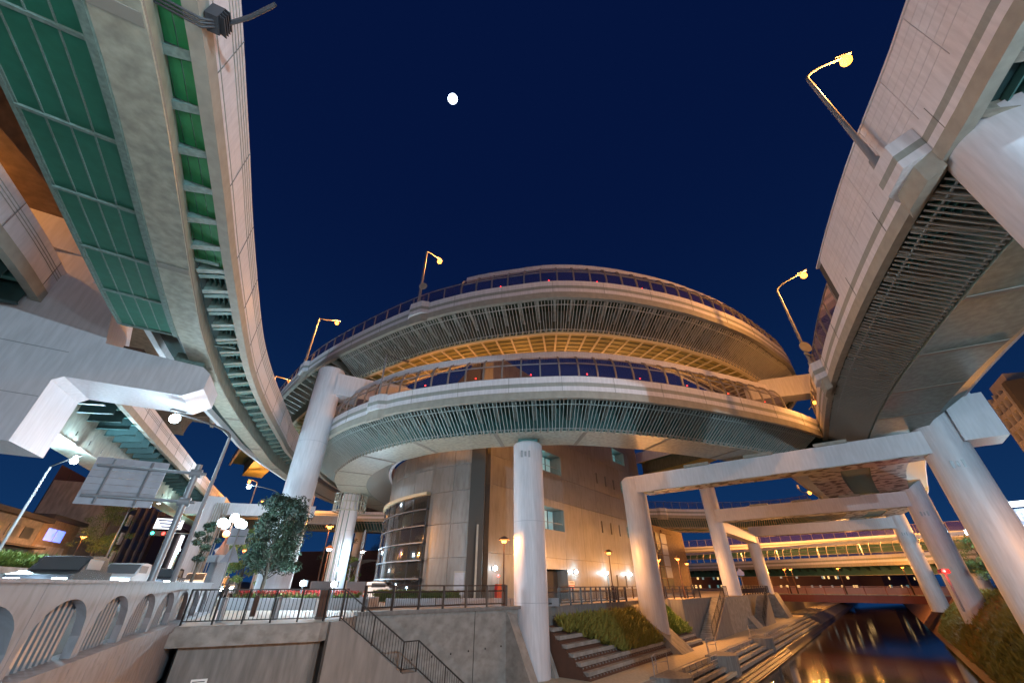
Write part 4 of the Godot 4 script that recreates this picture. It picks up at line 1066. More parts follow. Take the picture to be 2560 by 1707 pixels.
	b = MB.new(); b.slab([Vector2(34.0, -6.3), Vector2(46, -6.3), Vector2(46, -0.016), Vector2(34.0, -0.016)], cn(0, 3.4, 0), CA, Vector3.UP, CB * -2.6)
	solo("plaza_bastion", b, M.concrete, "concrete landing block around the second portal's left leg", "wall")
	# block that the nearest portal leg stands in
	b = MB.new(); b.slab([Vector2(-0.6, -6.3), Vector2(4.4, -6.3), Vector2(4.2, -3.6), Vector2(1.2, -1.1), Vector2(0.2, -0.3), Vector2(-0.6, -0.3)], cn(15.2, 0, 0), CB, Vector3.UP, CA * 2.9)
	solo("leg_footing", b, M.concrete, "sloping concrete footing of the nearest portal's left leg", "footing")
	b = MB.new(); b.slab([Vector2(-0.6, -6.3), Vector2(4.6, -6.3), Vector2(4.4, -3.6), Vector2(2.4, -1.0), Vector2(-0.6, -0.3)], cn(42.8, 0, 0), CB, Vector3.UP, CA * 3.4)
	solo("leg_footing", b, M.concrete, "sloping concrete footing of the second portal's left leg", "footing")
	b = MB.new(); b.slab([Vector2(-0.6, -6.3), Vector2(5.6, -6.3), Vector2(4.4, -3.6), Vector2(3.2, -0.2), Vector2(-0.6, -0.1)], cn(67.0, 0, 0), CB, Vector3.UP, CA * 4.4)
	solo("leg_footing", b, M.concrete, "big pale concrete footing of the farthest portal's left leg", "footing")
	# canal path, seat steps, revetment
	b = MB.new(); b.slab([Vector2(0, -6.3), Vector2(5.4, -6.3), Vector2(5.4, -3.5), Vector2(0, -3.5)], cn(-40, 0.3, 0), CB, Vector3.UP, CA * 300)
	struct("canal_path", b, M.concrete_path, "orange lit waterside path below the promenade")
	t = thing("seat_steps", "long concrete seat steps going down from the path to the water", "steps", cn(20, 6.5, -4))
	for j in 4:
		for i in 12:
			b = MB.new(); var a0 := -12.0 + i * 7.2
			b.bar(cn(a0, 5.95 + j * 0.48, -3.62 - j * 0.27), cn(a0 + 7.17, 5.95 + j * 0.48, -3.62 - j * 0.27), 0.3, 0.22); part(t, "step_beam", b, M.concrete if (i + j) % 3 else M.concrete_path)
	b = MB.new(); b.slab([Vector2(5.7, -6.3), Vector2(8.0, -6.3), Vector2(7.6, -4.75), Vector2(5.7, -3.85)], cn(-40, 0, 0), CB, Vector3.UP, CA * 300); part(t, "bed", b, M.stone_dark)
	t = thing("stone_revetment", "dark stone block revetment sloping into the water, laid in a grid", "embankment", cn(20, 8, -5))
	for i in 60:
		for j in 4:
			b = MB.new()
			var a0 := -6.0 + i * 0.72 + (0.36 if j % 2 else 0.0)
			b.bar(cn(a0, 7.72 + j * 0.2, -4.78 - j * 0.17), cn(a0 + 0.68, 7.72 + j * 0.2, -4.78 - j * 0.17), 0.22, 0.16, (CB * 0.6 + Vector3.UP).normalized()); part(t, "stone_block", b, M.stone_dark)
	# rounded lookouts with tube rails
	for i in 3:
		var a: float = [6.0, 17.0, 32.0][i]
		var lk := thing("waterside_lookout", ["nearest rounded stone lookout with a tube rail", "middle rounded stone lookout with a tube rail", "farthest rounded stone lookout with a tube rail"][i], "platform", cn(a, 5.7, -3.5))
		var pl := []
		for k in 13: pl.append(cn2(a + cos(PI * k / 12.0) * 1.5, 5.7 + sin(PI * k / 12.0) * 2.0))
		b = MB.new(); b.prism(pl, -5.6, -3.42); part(lk, "drum", b, M.concrete_dirty)
		for k in 3:
			var p := cn(a - 1.2 + k * 1.2, 5.9 if k != 1 else 5.6, -3.42)
			b = MB.new(); b.tube([p, p + Vector3.UP * 0.95], 0.03, 0.03, 6); part(lk, "rail_post", b, M.steel_pole)
		for y in [0.5, 0.95]:
			b = MB.new(); b.tube([cn(a - 1.2, 5.9, -3.42 + y), cn(a, 5.6, -3.42 + y), cn(a + 1.2, 5.9, -3.42 + y)], 0.025, 0.025, 6); part(lk, "rail_tube", b, M.steel_pole)
		var hr := thing("step_handrail", ["nearest", "middle", "farthest"][i] + " slanting tube handrail beside the stone lookout", "handrail", cn(a + 2, 6, -3.5))
		for k in 7:
			var p := cn(a + 1.8 + k * 1.3, 6.6, -4.2)
			b = MB.new(); b.tube([p, p + Vector3.UP * 0.9], 0.028, 0.028, 6); part(hr, "rail_post", b, M.steel_pole)
		for y in [0.35, 0.62, 0.9]:
			b = MB.new(); b.tube([cn(a + 1.8, 6.6, -4.2 + y), cn(a + 9.6, 6.6, -4.2 + y)], 0.025, 0.025, 6); part(hr, "rail_tube", b, M.steel_pole)
	# planted terraces
	for z in 2:
		var a0: float = [1.5, 18.2][z]; var a1: float = [15.0, 23.2][z]
		t = thing("planting_terrace", ["stepped concrete planting terrace below the wall right of the central pier", "stepped concrete planting terrace behind the nearest portal leg"][z], "terrace", cn(a0, 1, -2))
		for j in 6:
			b = MB.new(); b.bar(cn(a0, 0.75 + j * 0.47, -1.2 - j * 0.4), cn(a1, 0.75 + j * 0.47, -1.2 - j * 0.4), 0.36, 0.2); part(t, "terrace_beam", b, M.concrete)
			var k := a0 + 0.2
			while k < a1 - 0.2 and j > 2:
				bar(t, "tooth", cn(k, 0.78 + j * 0.47, -1.47 - j * 0.4), cn(k + 0.12, 0.78 + j * 0.47, -1.47 - j * 0.4), 0.3, 0.24, M.concrete_dirty)
				k += 0.42
		b = MB.new(); b.slab([Vector2(0, -6), Vector2(3.4, -6), Vector2(3.4, -3.6), Vector2(0.35, -1.05), Vector2(0, -1.05)], cn(a0, 0.1, 0), CB, Vector3.UP, CA * (a1 - a0)); part(t, "soil", b, M.rust_brown)
	# concrete slab edge and abutment under the front fence
	t = thing("abutment", "dirty concrete abutment and slab edge under the thin black fence", "wall", Vector3(-10, 0, -18.5))
	b = MB.new(); b.prism([Vector2(-16.5, -25.0), Vector2(-14.4, -20.5), Vector2(-12.3, -17.2), Vector2(-7.7, -19.3), Vector2(-7.4, -20.2), Vector2(-7.6, -23.2)], -0.62, -0.01); part(t, "slab", b, M.concrete)
	b = MB.new(); b.prism([Vector2(-16.4, -24.8), Vector2(-14.2, -20.6), Vector2(-12.1, -17.8), Vector2(-8.0, -19.7), Vector2(-7.7, -23.1)], -6.3, -0.625); part(t, "wall_face", b, M.concrete_dirty)
	b = MB.new(); b.box(Transform3D(Basis(Vector3(0.9, 0, -0.42), Vector3.UP, Vector3(0.42, 0, 0.9)), Vector3(-11.2, -1.75, -18.18)), Vector3(0.5, 0.34, 0.03)); var np := part(t, "notice", b, M.white_paint)
	for k in 4:
		b = MB.new(); b.box(Transform3D(Basis(Vector3(0.9, 0, -0.42), Vector3.UP, Vector3(0.42, 0, 0.9)), Vector3(-11.2, -1.65 - k * 0.07, -18.16)), Vector3(0.38, 0.025, 0.01)); part(np, "print_line", b, M.black_ink, true)
	# front fence
	var fn := thing("black_fence", "thin black railing on the slab edge in front of the plaza, left of the stair", "railing", Vector3(-9.8, 0, -18.7))
	thin_rail(fn, Vector3(-12.1, 0.02, -17.45), Vector3(-7.75, 0.02, -19.5), 34, 5)
	thin_rail(fn, Vector3(-12.1, 0.02, -17.45), Vector3(-12.9, 0.02, -18.6), 8, 1)
	thin_rail(fn, Vector3(-7.75, 0.02, -19.5), Vector3(-7.3, 0.02, -20.6), 8, 1)
	# stair going down along the wall
	var sd := Vector3(0.74, 0, -0.672); var sn := Vector3(0.672, 0, 0.74)
	var so := Vector3(-7.3, 0, -20.0)
	t = thing("canal_stair", "concrete stair with thin black railing descending in front of the stained wall", "stairs", so)
	var prof := [Vector2(-0.4, 0.0), Vector2(0.1, 0.0), Vector2(3.15, -2.0), Vector2(3.9, -2.0), Vector2(7.2, -4.2), Vector2(7.2, -6.3), Vector2(-0.4, -6.3)]
	b = MB.new(); b.slab(prof, so + sn * 0.02, sd, Vector3.UP, sn * 0.28); part(t, "stringer", b, M.concrete_dirty)
	for i in 12:
		b = MB.new(); b.bar(so + sd * (0.13 + i * 0.25) - sn * 1.4 + Vector3.UP * (-0.24 - i * 0.165), so + sd * (0.13 + i * 0.25) + Vector3.UP * (-0.24 - i * 0.165), 0.28, 0.17); part(t, "tread", b, M.concrete)
	for i in 12:
		b = MB.new(); b.bar(so + sd * (4.0 + i * 0.26) - sn * 1.4 + Vector3.UP * (-2.24 - i * 0.17), so + sd * (4.0 + i * 0.26) + Vector3.UP * (-2.24 - i * 0.17), 0.28, 0.17); part(t, "tread", b, M.concrete)
	b = MB.new(); b.bar(so + sd * 3.55 - sn * 1.4 + Vector3.UP * -2.12, so + sd * 3.55 + Vector3.UP * -2.12, 0.8, 0.2); part(t, "landing", b, M.concrete)
	var so2 := so + sn * 0.16
	for q in [[0.0, 0.0, 3.15, -2.0, 22], [3.15, -2.0, 3.9, -2.0, 6], [3.9, -2.0, 7.1, -4.13, 24]]:
		thin_rail(t, so2 + sd * q[0] + Vector3.UP * q[1], so2 + sd * q[2] + Vector3.UP * q[3], q[4], 2 if q[4] > 10 else 1)
	# second and third stair
	for z in 2:
		var a0: float = [26.2, 47.0][z]; var bb: float = [2.75, 3.6][z]
		t = thing("bank_stair", ["narrow concrete stair against the projecting block beyond the nearest portal leg", "distant stair between the second and third portal legs"][z], "stairs", cn(a0, bb, -3.5))
		for i in 20:
			b = MB.new(); b.bar(cn(a0 + i * 0.38, bb - 0.65, -3.42 + i * 0.172), cn(a0 + i * 0.38, bb + 0.65, -3.42 + i * 0.172), 0.42, 0.17, Vector3.UP); part(t, "tread", b, M.concrete)
		b = MB.new(); b.slab([Vector2(0, -3.6), Vector2(7.6, -3.6), Vector2(7.6, -0.1), Vector2(0, -3.55)], cn(a0, bb + 0.66, 0), CA, Vector3.UP, CB * 0.16); part(t, "stringer", b, M.concrete_dirty)
		thin_rail(t, cn(a0, bb + 0.75, -3.4), cn(a0 + 7.6, bb + 0.75, 0.0), 36, 4)
		thin_rail(t, cn(a0 + 7.6, bb + 0.75, 0.0), cn(a0 + 9.4, bb + 0.75, 0.0), 10, 1)
	# promenade rails
	thick_rail("brown railing on the stained wall between the stair and the central pier", Vector3(-7.45, 0.13, -23.5), Vector3(-0.35, 0.13, -29.35), 6)
	thick_rail("brown railing between the central pier and the nearest portal leg", cn(2.0, 0.1, 0), cn(14.6, 0.1, 0), 8)
	thick_rail("brown railing right of the nearest portal leg, above the stair", cn(18.2, 0.1, 0), cn(31, 1.6, 0), 8)
	thick_rail("brown railing beyond the second portal leg", cn(47.0, 2.4, 0), cn(66, 2.3, 0), 10)
	thick_rail("low brown railing in the plaza behind the promenade, before the flat wall", Vector3(4.0, 0.0, -38.5), Vector3(14.5, 0.0, -52.0), 8)
	# right bank: sloping earth, fence
	b = MB.new(); b.slab([Vector2(21.4, -6.3), Vector2(30, -6.3), Vector2(30, 0.05), Vector2(27.4, 0.05), Vector2(26.4, -0.4), Vector2(22.2, -5.0)], cn(-40, 0, 0), CB, Vector3.UP, CA * 300)
	struct("right_bank", b, M.rust_brown, "steep earth bank on the right of the canal under the hedge")
	t = thing("bank_fence", "dark picket fence on top of the right bank behind the hedge", "fence", cn(20, 28, 0))
	for i in 110:
		bar(t, "picket", cn(8 + i * 0.36, 28.0, 0.0), cn(8 + i * 0.36, 28.0, 1.5), 0.07, 0.05, M.rail_black)
	for y in [0.35, 1.3]: bar(t, "fence_rail", cn(8, 28.0, y), cn(48, 28.0, y), 0.05, 0.06, M.rail_black)
	# red footbridge
	t = thing("red_footbridge", "red steel footbridge across the canal beyond the portal frames", "bridge", cn(78, 12, 0))
	b = MB.new(); b.bar(cn(77.2, 1.0, -0.9), cn(77.2, 27.5, -0.9), 0.4, 1.1); part(t, "girder", b, M.red_paint)
	b = MB.new(); b.bar(cn(80.6, 1.0, -0.9), cn(80.6, 27.5, -0.9), 0.4, 1.1); part(t, "girder", b, M.red_paint)
	b = MB.new(); b.bar(cn(78.9, 1.0, -0.3), cn(78.9, 27.5, -0.3), 3.8, 0.16); part(t, "deck", b, M.concrete)
	for i in 9:
		b = MB.new(); b.bar(cn(77.0, 1.2 + i * 2.9, 0.32), cn(77.0, 4.0 + i * 2.9, 0.32), 0.06, 1.0); part(t, "parapet_panel", b, M.red_light_paint)
		bar(t, "parapet_post", cn(76.97, 4.05 + i * 2.9, -0.3), cn(76.97, 4.05 + i * 2.9, 0.95), 0.1, 0.08, M.red_paint)
	bar(t, "hand_rail", cn(77.0, 1.0, 0.95), cn(77.0, 27.5, 0.95), 0.12, 0.1, M.red_light_paint)

	# --- road bridge parapet with arches
	t = thing("arched_parapet", "stone clad bridge parapet at lower left with a row of arched openings and metal bars", "parapet", rd(8, 0, 0))
	var per := 2.7
	for i in 8:
		var s0 := -2.7 - 0.35 + i * per
		# one bay: a face with an arched opening, joined from strips round the arch
		b = MB.new()
		var half := 1.18; var cx := 1.35; var spring := 0.45; var rise := 0.62
		var N3 := -RB
		for k in 16:
			var u0 := lerpf(cx - half, cx + half, k / 16.0); var u1 := lerpf(cx - half, cx + half, (k + 1) / 16.0)
			var h0 := spring + rise * sqrt(maxf(0.0, 1.0 - pow((u0 - cx) / half, 2))); var h1 := spring + rise * sqrt(maxf(0.0, 1.0 - pow((u1 - cx) / half, 2)))
			for dd in [0.0, 0.15]:
				b.quad(rd(s0 + u0, dd, h0), rd(s0 + u1, dd, h1), rd(s0 + u1, dd, 1.32), rd(s0 + u0, dd, 1.32), N3 if dd == 0.0 else RB)
			var nn := (RA * (u0 + u1 - 2 * cx) * -0.5 + Vector3.DOWN * 0.6).normalized()
			b.quad(rd(s0 + u0, 0, h0), rd(s0 + u1, 0, h1), rd(s0 + u1, 0.15, h1), rd(s0 + u0, 0.15, h0), nn)
		for w in [[0.008, cx - half], [cx + half, per - 0.008]]:
			b.slab([Vector2(w[0], 0.1), Vector2(w[1], 0.1), Vector2(w[1], 1.32), Vector2(w[0], 1.32)], rd(s0, 0, 0), RA, Vector3.UP, RB * 0.15)
		b.bar(rd(s0 + 0.008, 0.12, 1.345), rd(s0 + per - 0.008, 0.12, 1.345), 0.36, 0.05)
		part(t, "arched_bay", b, M.bridge_panel)
		for k in 9:
			bar(t, "arch_bar", rd(s0 + 0.35 + k * 0.235, 0.22, 0.0), rd(s0 + 0.35 + k * 0.235, 0.22, 1.25), 0.06, 0.05, M.steel_grey)
		b = MB.new(); b.bar(rd(s0 + cx + half - 0.1, 0.36, 0.1), rd(s0 + cx + half - 0.1, 0.36, 0.72), 0.2, 0.2, RA); part(t, "lamp_pillar", b, M.stone_grey)
		b = MB.new(); b.ball(rd(s0 + cx + half - 0.22, 0.4, 0.86), 0.12, 8); part(t, "rail_bracket", b, M.dark_metal)
	b = MB.new(); b.bar(rd(-6, 0.1, 0.05), rd(19, 0.1, 0.05), 0.62, 0.1); part(t, "ledge", b, M.bridge_panel)
	for i in 18:
		b = MB.new(); b.slab([Vector2(0.01, -1.65), Vector2(1.33, -1.65), Vector2(1.33, -0.16), Vector2(0.01, -0.16)], rd(-5 + i * 1.34, -0.12, 0), RA, Vector3.UP, RB * 0.15); part(t, "fascia_panel", b, M.bridge_panel)
		b = MB.new(); b.slab([Vector2(0.01, -0.15), Vector2(1.33, -0.15), Vector2(1.33, -0.002), Vector2(0.01, -0.002)], rd(-5 + i * 1.34, -0.2, 0), RA, Vector3.UP, RB * 0.2); part(t, "ledge_stone", b, M.bridge_panel)
	b = MB.new(); b.bar(rd(-40, 6.2, -0.9), rd(19, 6.2, -0.9), 11.6, 1.6); part(t, "bridge_body", b, M.concrete_dirty)
	# ornamental lamp posts on stone pedestals; the bridge has one at each end of both parapets
	for g in 3:
		t = thing("globe_lamp", ["ornamental lamp with a cluster of white globes on a stone pedestal at the parapet's end", "globe lamp on a stone pedestal at the left parapet's near end, out of view", "globe lamp on a stone pedestal at the bridge's right end, out of view"][g], "street lamp", [rd(19.6, 0.15, 0), rd(-9.6, 0.15, 0), Vector3(11.0, 0, 3.0)][g])
		b = MB.new(); b.cbox(Vector3(0, 1.2, 0), Vector3(0.62, 2.4, 0.62), -0.47, 0.05); part(t, "pedestal", b, M.stone_grey, true)
		b = MB.new(); b.cbox(Vector3(0, 2.5, 0), Vector3(0.95, 0.34, 0.95), -0.47, 0.08); part(t, "cap_stone", b, M.stone_grey, true)
		b = MB.new(); b.lathe(Vector3(0, 2.67, 0), [Vector2(0.36, 0), Vector2(0.28, 0.25), Vector2(0.13, 0.75), Vector2(0.08, 1.15), Vector2(0.05, 1.5), Vector2(0, 1.55)], 20); part(t, "cone", b, M.rust_brown, true)
		for k in 5:
			var p := Vector3(cos(TAU * k / 4.0 + 0.4) * 0.62, 4.3, sin(TAU * k / 4.0 + 0.4) * 0.62) if k < 4 else Vector3(0, 4.62, 0)
			b = MB.new(); b.tube([Vector3(0, 3.9, 0), Vector3(p.x, 3.95, p.z), p - Vector3(0, 0.2, 0)], 0.035, 0.03, 6); part(t, "globe_arm", b, M.rust_brown, true)
			b = MB.new(); b.ball(p, 0.235, 14); part(t, "lamp_globe", b, M.lamp_white, true)
			omni("lamp_light", p, COOL, [10.0, 4.0, 13.0][g], 0.22, t)
		b = MB.new(); b.ball(Vector3(0, 3.75, 0.25), 0.18, 10); part(t, "lamp_globe", b, M.lamp_orange, true)
		omni("lamp_light", Vector3(0, 3.75, 0.25), ORANGE, 10.0, 0.15, t)

# ---------------------------------------------------------------- plants
func leaf_mass(mb: MB, r: RandomNumberGenerator, c: Vector3, rad: Vector3, count: int, size: float) -> void:
	for i in count:
		var d := Vector3(r.randfn(), r.randfn(), r.randfn()).normalized() * pow(r.randf(), 0.4)
		var p := c + d * rad
		var nn := (d * 0.7 + Vector3(r.randf_range(-1, 1), r.randf_range(-0.3, 1.2), r.randf_range(-1, 1)) * 0.7).normalized()
		var u := nn.cross(Vector3(r.randf_range(-1, 1), r.randf_range(-1, 1), r.randf_range(-1, 1))).normalized()
		var w := nn.cross(u)
		var s := size * r.randf_range(0.6, 1.3)
		mb.tri(p - u * s, p + w * s * 0.45, p + u * s, nn, nn, nn)
		mb.tri(p - u * s, p - w * s * 0.45, p + u * s, nn, nn, nn)

func tree(called: String, label: String, foot: Vector3, h: float, rad: float, seed_: int, leaf: Material, clumps := 34, group := "", narrow := 1.0) -> void:
	var r := RandomNumberGenerator.new(); r.seed = seed_
	var t := thing(called, label, "tree", foot, 0.0, group)
	var b := MB.new()
	var topp := Vector3(r.randf_range(-0.2, 0.2), h * 0.72, r.randf_range(-0.2, 0.2))
	b.tube([Vector3.ZERO, Vector3(0.05, h * 0.25, 0.03), Vector3(-0.04, h * 0.5, 0.05), topp], 0.05 + h * 0.016, 0.035, 8)
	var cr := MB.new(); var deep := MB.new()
	for i in clumps:
		var a := r.randf() * TAU; var f := r.randf()
		var y := lerpf(h * 0.3, h * 0.97, f)
		var rr := rad * sqrt(maxf(0.05, 1.0 - pow((f - 0.42) / 0.62, 2))) * r.randf_range(0.35, 1.0) * narrow
		var p := Vector3(cos(a) * rr, y, sin(a) * rr)
		if i % 2 == 0: b.tube([Vector3(0, y * 0.62, 0), p * Vector3(0.5, 0.88, 0.5), p], 0.03, 0.012, 5)
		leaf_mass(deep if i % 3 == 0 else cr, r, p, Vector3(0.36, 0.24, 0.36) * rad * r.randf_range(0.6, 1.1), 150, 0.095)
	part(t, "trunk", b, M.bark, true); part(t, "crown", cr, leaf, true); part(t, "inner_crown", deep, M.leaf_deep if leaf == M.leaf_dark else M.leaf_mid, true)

func cover(called: String, label: String, cat: String, place: Callable, count: int, seed_: int, leaf: Material, size: float) -> void:  # ground cover: one mass of small leafy tufts
	var r := RandomNumberGenerator.new(); r.seed = seed_
	var m := MB.new()
	for i in 10:
		var d := Vector3(r.randf_range(-1, 1), r.randf_range(0.2, 1.4), r.randf_range(-1, 1))
		var side := d.cross(Vector3.UP).normalized() * 0.16
		var nn := (d.cross(side)).normalized()
		if nn.y < 0: nn = -nn
		m.tri(d * 0.1 - side, d * 0.1 + side, d * 0.8, nn, nn, nn)
	var mm := MultiMesh.new()
	mm.transform_format = MultiMesh.TRANSFORM_3D
	mm.mesh = m.mesh(); mm.instance_count = count
	for i in count:
		var p: Vector3 = place.call(r)
		mm.set_instance_transform(i, Transform3D(Basis(Vector3.UP, r.randf() * TAU) * Basis(Vector3.RIGHT, r.randf_range(-0.4, 0.4)) * Basis.from_scale(Vector3.ONE * size * r.randf_range(0.6, 1.4)), p))
	var o := MultiMeshInstance3D.new()
	o.name = numbered(called); o.multimesh = mm; o.material_override = leaf
	add_child(o); tag(o, label, cat); o.set_meta("kind", "stuff")

func build_plants() -> void:
	tree("plaza_tree", "dark leafy tree in front of the big left round pier", Vector3(-15.6, 0.3, -28.6), 6.2, 1.95, 5, M.leaf_dark, 96)
	tree("street_tree", "thin sparse tree beside the pedestal lamp", Vector3(-19.6, 1.2, -27.8), 3.6, 0.9, 9, M.leaf_dark, 12)
	tree("street_tree", "green tree lit orange behind the warning sign", Vector3(-21.5, 0.0, -36.0), 5.2, 1.7, 12, M.leaf_light, 30)
	tree("street_tree", "round orange lit tree behind the plaza tree's left", Vector3(-19.0, 0.0, -35.5), 3.8, 1.5, 14, M.leaf_light, 24)
	tree("street_tree", "tall tree lit orange by the street lamp in front of the brown building", rd(72, 21.5, 2.6), 9.0, 3.0, 21, M.leaf_mid, 44, "", 1.0)
	tree("dark_tree", "dark tree far behind the piped pier", Vector3(-20, 0, -82), 8.5, 3.4, 31, M.leaf_dark, 34)
	tree("dark_tree", "broad dark tree at the far end of the plaza by the flag poles", Vector3(-26, 0, -95), 11.0, 5.0, 33, M.leaf_dark, 34)
	tree("dark_tree", "small lit tree left of the flag poles", Vector3(-22, 0, -62), 4.6, 1.3, 35, M.leaf_light, 18)
	tree("dark_tree", "dark tree behind the piped pier's left side", Vector3(-25.5, 0, -66), 7.5, 2.6, 37, M.leaf_dark, 30)
	tree("bank_tree", "tree lit orange from below on the right bank between the right legs", cn(30, 31, 0), 6.0, 2.6, 41, M.leaf_light, 30)
	tree("bank_tree", "dark tree behind the right bank fence by the far right leg", cn(40, 34, 0), 7.0, 3.0, 43, M.leaf_mid, 34)
	tree("bank_tree", "dark tree on the right bank beyond the farthest right leg", cn(62, 30, 0), 7.0, 2.6, 45, M.leaf_mid, 26)
	cover("terrace_shrubs", "bushy shrubs overflowing the planting terrace beside the central pier", "shrubs", func(r): 
		var f: float = r.randf(); var a: float = lerpf(2.6, 15.0, pow(r.randf(), 0.7))
		var lim: float = clampf((a - 2.0) / 7.0, 0.25, 0.8)
		f *= lim
		return cn(a, 0.4 + f * 2.9, -0.95 - f * 2.35 + r.randf() * 0.25), 2200, 51, M.leaf_terrace, 0.46)
	cover("terrace_grass", "bright green plants on the terrace behind the nearest portal leg", "plants", func(r):
		var f: float = pow(r.randf(), 1.6) * 0.75
		return cn(lerpf(18.4, 23.0, r.randf()), 0.4 + f * 2.9, -0.9 - f * 2.35 + r.randf() * 0.3), 1300, 53, M.leaf_light, 0.36)
	cover("bank_hedge", "thick clipped hedge covering the right bank", "hedge", func(r):
		var f: float = r.randf(); var a: float = lerpf(-14.0, 66.0, pow(r.randf(), 1.2))
		var bulge: float = 0.7 * sin(PI * f) + 0.25 * sin(a * 1.3) * sin(f * 5.0)
		return cn(a, 22.4 + f * 5.6 - bulge * 0.6, -4.7 + f * 5.0 + bulge * 0.5 + r.randf() * 0.25), 15000, 55, M.leaf_terrace, 0.4)
	cover("median_grass", "long green grass on the road's median behind the parapet", "grass", func(r): return rd(lerpf(-4.0, 95.0, pow(r.randf(), 1.3)), 12.8 + r.randf_range(-0.9, 0.9), 2.2 + r.randf() * 0.5), 6500, 57, M.leaf_light, 0.42)
	cover("plaza_hedge", "low clipped hedge at the foot of the round building's front", "hedge", func(r):
		var a := deg_to_rad(lerpf(112.0, 139.0, r.randf())); var d: float = 20.2 + r.randf() * 0.9
		return Vector3(3.6 + cos(a) * d, r.randf() * 0.75, -54.6 + sin(a) * d), 2600, 59, M.leaf_mid, 0.22)
	cover("flower_bed", "red flowers in the planter by the plaza tree", "flowers", func(r): return Vector3(-16.8 + r.randf() * 7.2, 0.62 + r.randf() * 0.3, -29.2 + r.randf() * 1.1), 1300, 61, M.flower_red, 0.09)
	cover("flower_leaves", "green leaves among the red flowers by the plaza tree", "plants", func(r): return Vector3(-16.9 + r.randf() * 7.4, 0.5 + r.randf() * 0.25, -29.3 + r.randf() * 1.3), 1200, 63, M.leaf_mid, 0.18)

# ---------------------------------------------------------------- street things
func car(label: String, at_: Vector3, yaw: float, paint: Material, front := true, group := "cars on the left road") -> Node3D:
	var t := thing("parked_car" if group.begins_with("parked") else "car", label, "car", at_, yaw, group)
	var side := [Vector2(-2.1, 0.3), Vector2(2.05, 0.3), Vector2(2.15, 0.55), Vector2(2.05, 0.85), Vector2(1.15, 0.98), Vector2(-2.0, 0.98), Vector2(-2.18, 0.7)]
	var cab := [Vector2(-1.75, 0.985), Vector2(1.1, 0.985), Vector2(0.4, 1.46), Vector2(-0.4, 1.53), Vector2(-1.35, 1.48)]
	var b := MB.new(); b.slab(side, Vector3(-0.84, 0, 0), Vector3(0, 0, 1), Vector3.UP, Vector3(1.68, 0, 0)); part(t, "body", b, paint, true)
	b = MB.new(); b.slab(cab, Vector3(-0.72, 0, 0), Vector3(0, 0, 1), Vector3.UP, Vector3(1.44, 0, 0)); part(t, "cabin", b, paint, true)
	for q in [[Vector3(-0.725, 1.22, -0.1), Vector3(0.012, 0.34, 1.5)], [Vector3(0.725, 1.22, -0.1), Vector3(0.012, 0.34, 1.5)]]:
		b = MB.new(); b.bx(q[0], q[1]); part(t, "side_window", b, M.window_dark, true)
	b = MB.new(); b.box(Transform3D(Basis(Vector3.RIGHT, -0.98), Vector3(0, 1.23, 0.765)), Vector3(1.3, 0.74, 0.015)); part(t, "windscreen", b, M.window_dark, true)
	b = MB.new(); b.box(Transform3D(Basis(Vector3.RIGHT, 0.68), Vector3(0, 1.24, -1.57)), Vector3(1.25, 0.5, 0.015)); part(t, "rear_window", b, M.window_dark, true)
	for x in [-0.78, 0.78]:
		for z in [-1.3, 1.35]:
			b = MB.new(); b.tube([Vector3(x - 0.1, 0.32, z), Vector3(x + 0.1, 0.32, z)], 0.32, 0.32, 18); var w := part(t, "wheel", b, M.rubber, true)
			b = MB.new(); b.tube([Vector3(x - 0.112, 0.32, z), Vector3(x + 0.112, 0.32, z)], 0.19, 0.19, 14); part(w, "rim", b, M.car_silver, true)
	for x in [-0.6, 0.6]:
		b = MB.new(); b.bx(Vector3(x, 0.68, 2.12), Vector3(0.36, 0.16, 0.06)); part(t, "headlight", b, M.lamp_white if front else M.sign_back, true)
		b = MB.new(); b.bx(Vector3(x, 0.78, -2.14), Vector3(0.34, 0.14, 0.06)); part(t, "tail_light", b, M.lamp_red, true)
	b = MB.new(); b.bx(Vector3(0, 0.5, 2.14), Vector3(0.4, 0.14, 0.03)); part(t, "plate", b, M.white_paint, true)
	if front: omni("headlight_lamp", Vector3(0, 0.68, 2.4), COOL, 3.0, 0.15, t)
	return t

func pole_lamp(called: String, label: String, group: String, foot: Vector3, h: float, kind: String, e: float) -> void:  # short promenade lamp: square base, slim pole, shade
	var t := thing(called, label, "lamp post", foot, 0.0, group)
	var b := MB.new(); b.cbox(Vector3(0, 0.6, 0), Vector3(0.22, 1.2, 0.22), 0.8, 0.03); part(t, "base", b, M.rust_brown, true)
	b = MB.new(); b.tube([Vector3(0, 1.2, 0), Vector3(0, h - 0.12, 0)], 0.05, 0.04, 10); part(t, "pole", b, M.rust_brown, true)
	b = MB.new(); b.lathe(Vector3(0, h + 0.16, 0), [Vector2(0.36, -0.06), Vector2(0.36, 0.0), Vector2(0.1, 0.16), Vector2(0, 0.17)], 18); part(t, "shade", b, M.rust_brown, true)
	b = MB.new(); b.lathe(Vector3(0, h, 0), [Vector2(0, -0.1), Vector2(0.14, -0.08), Vector2(0.19, 0.05), Vector2(0, 0.07)], 16); part(t, "lamp_bulb", b, M["lamp_" + kind], true)
	omni("lamp_light", Vector3(0, h - 0.02, 0), ORANGE if kind == "orange" else COOL, e, 0.15, t)

func text(parent: Node3D, called: String, s: String, at_: Vector3, bs: Basis, size: float, m: Material) -> void:
	var tm := TextMesh.new()
	tm.text = s; tm.font_size = 32; tm.pixel_size = size / 32.0; tm.depth = 0.02
	var f := SystemFont.new(); f.font_names = PackedStringArray(["Droid Sans"]); f.font_weight = 700
	tm.font = f
	var o := MeshInstance3D.new()
	o.name = called; o.mesh = tm; o.material_override = m
	o.transform = Transform3D(bs, at_ - parent.position)
	parent.add_child(o, true)

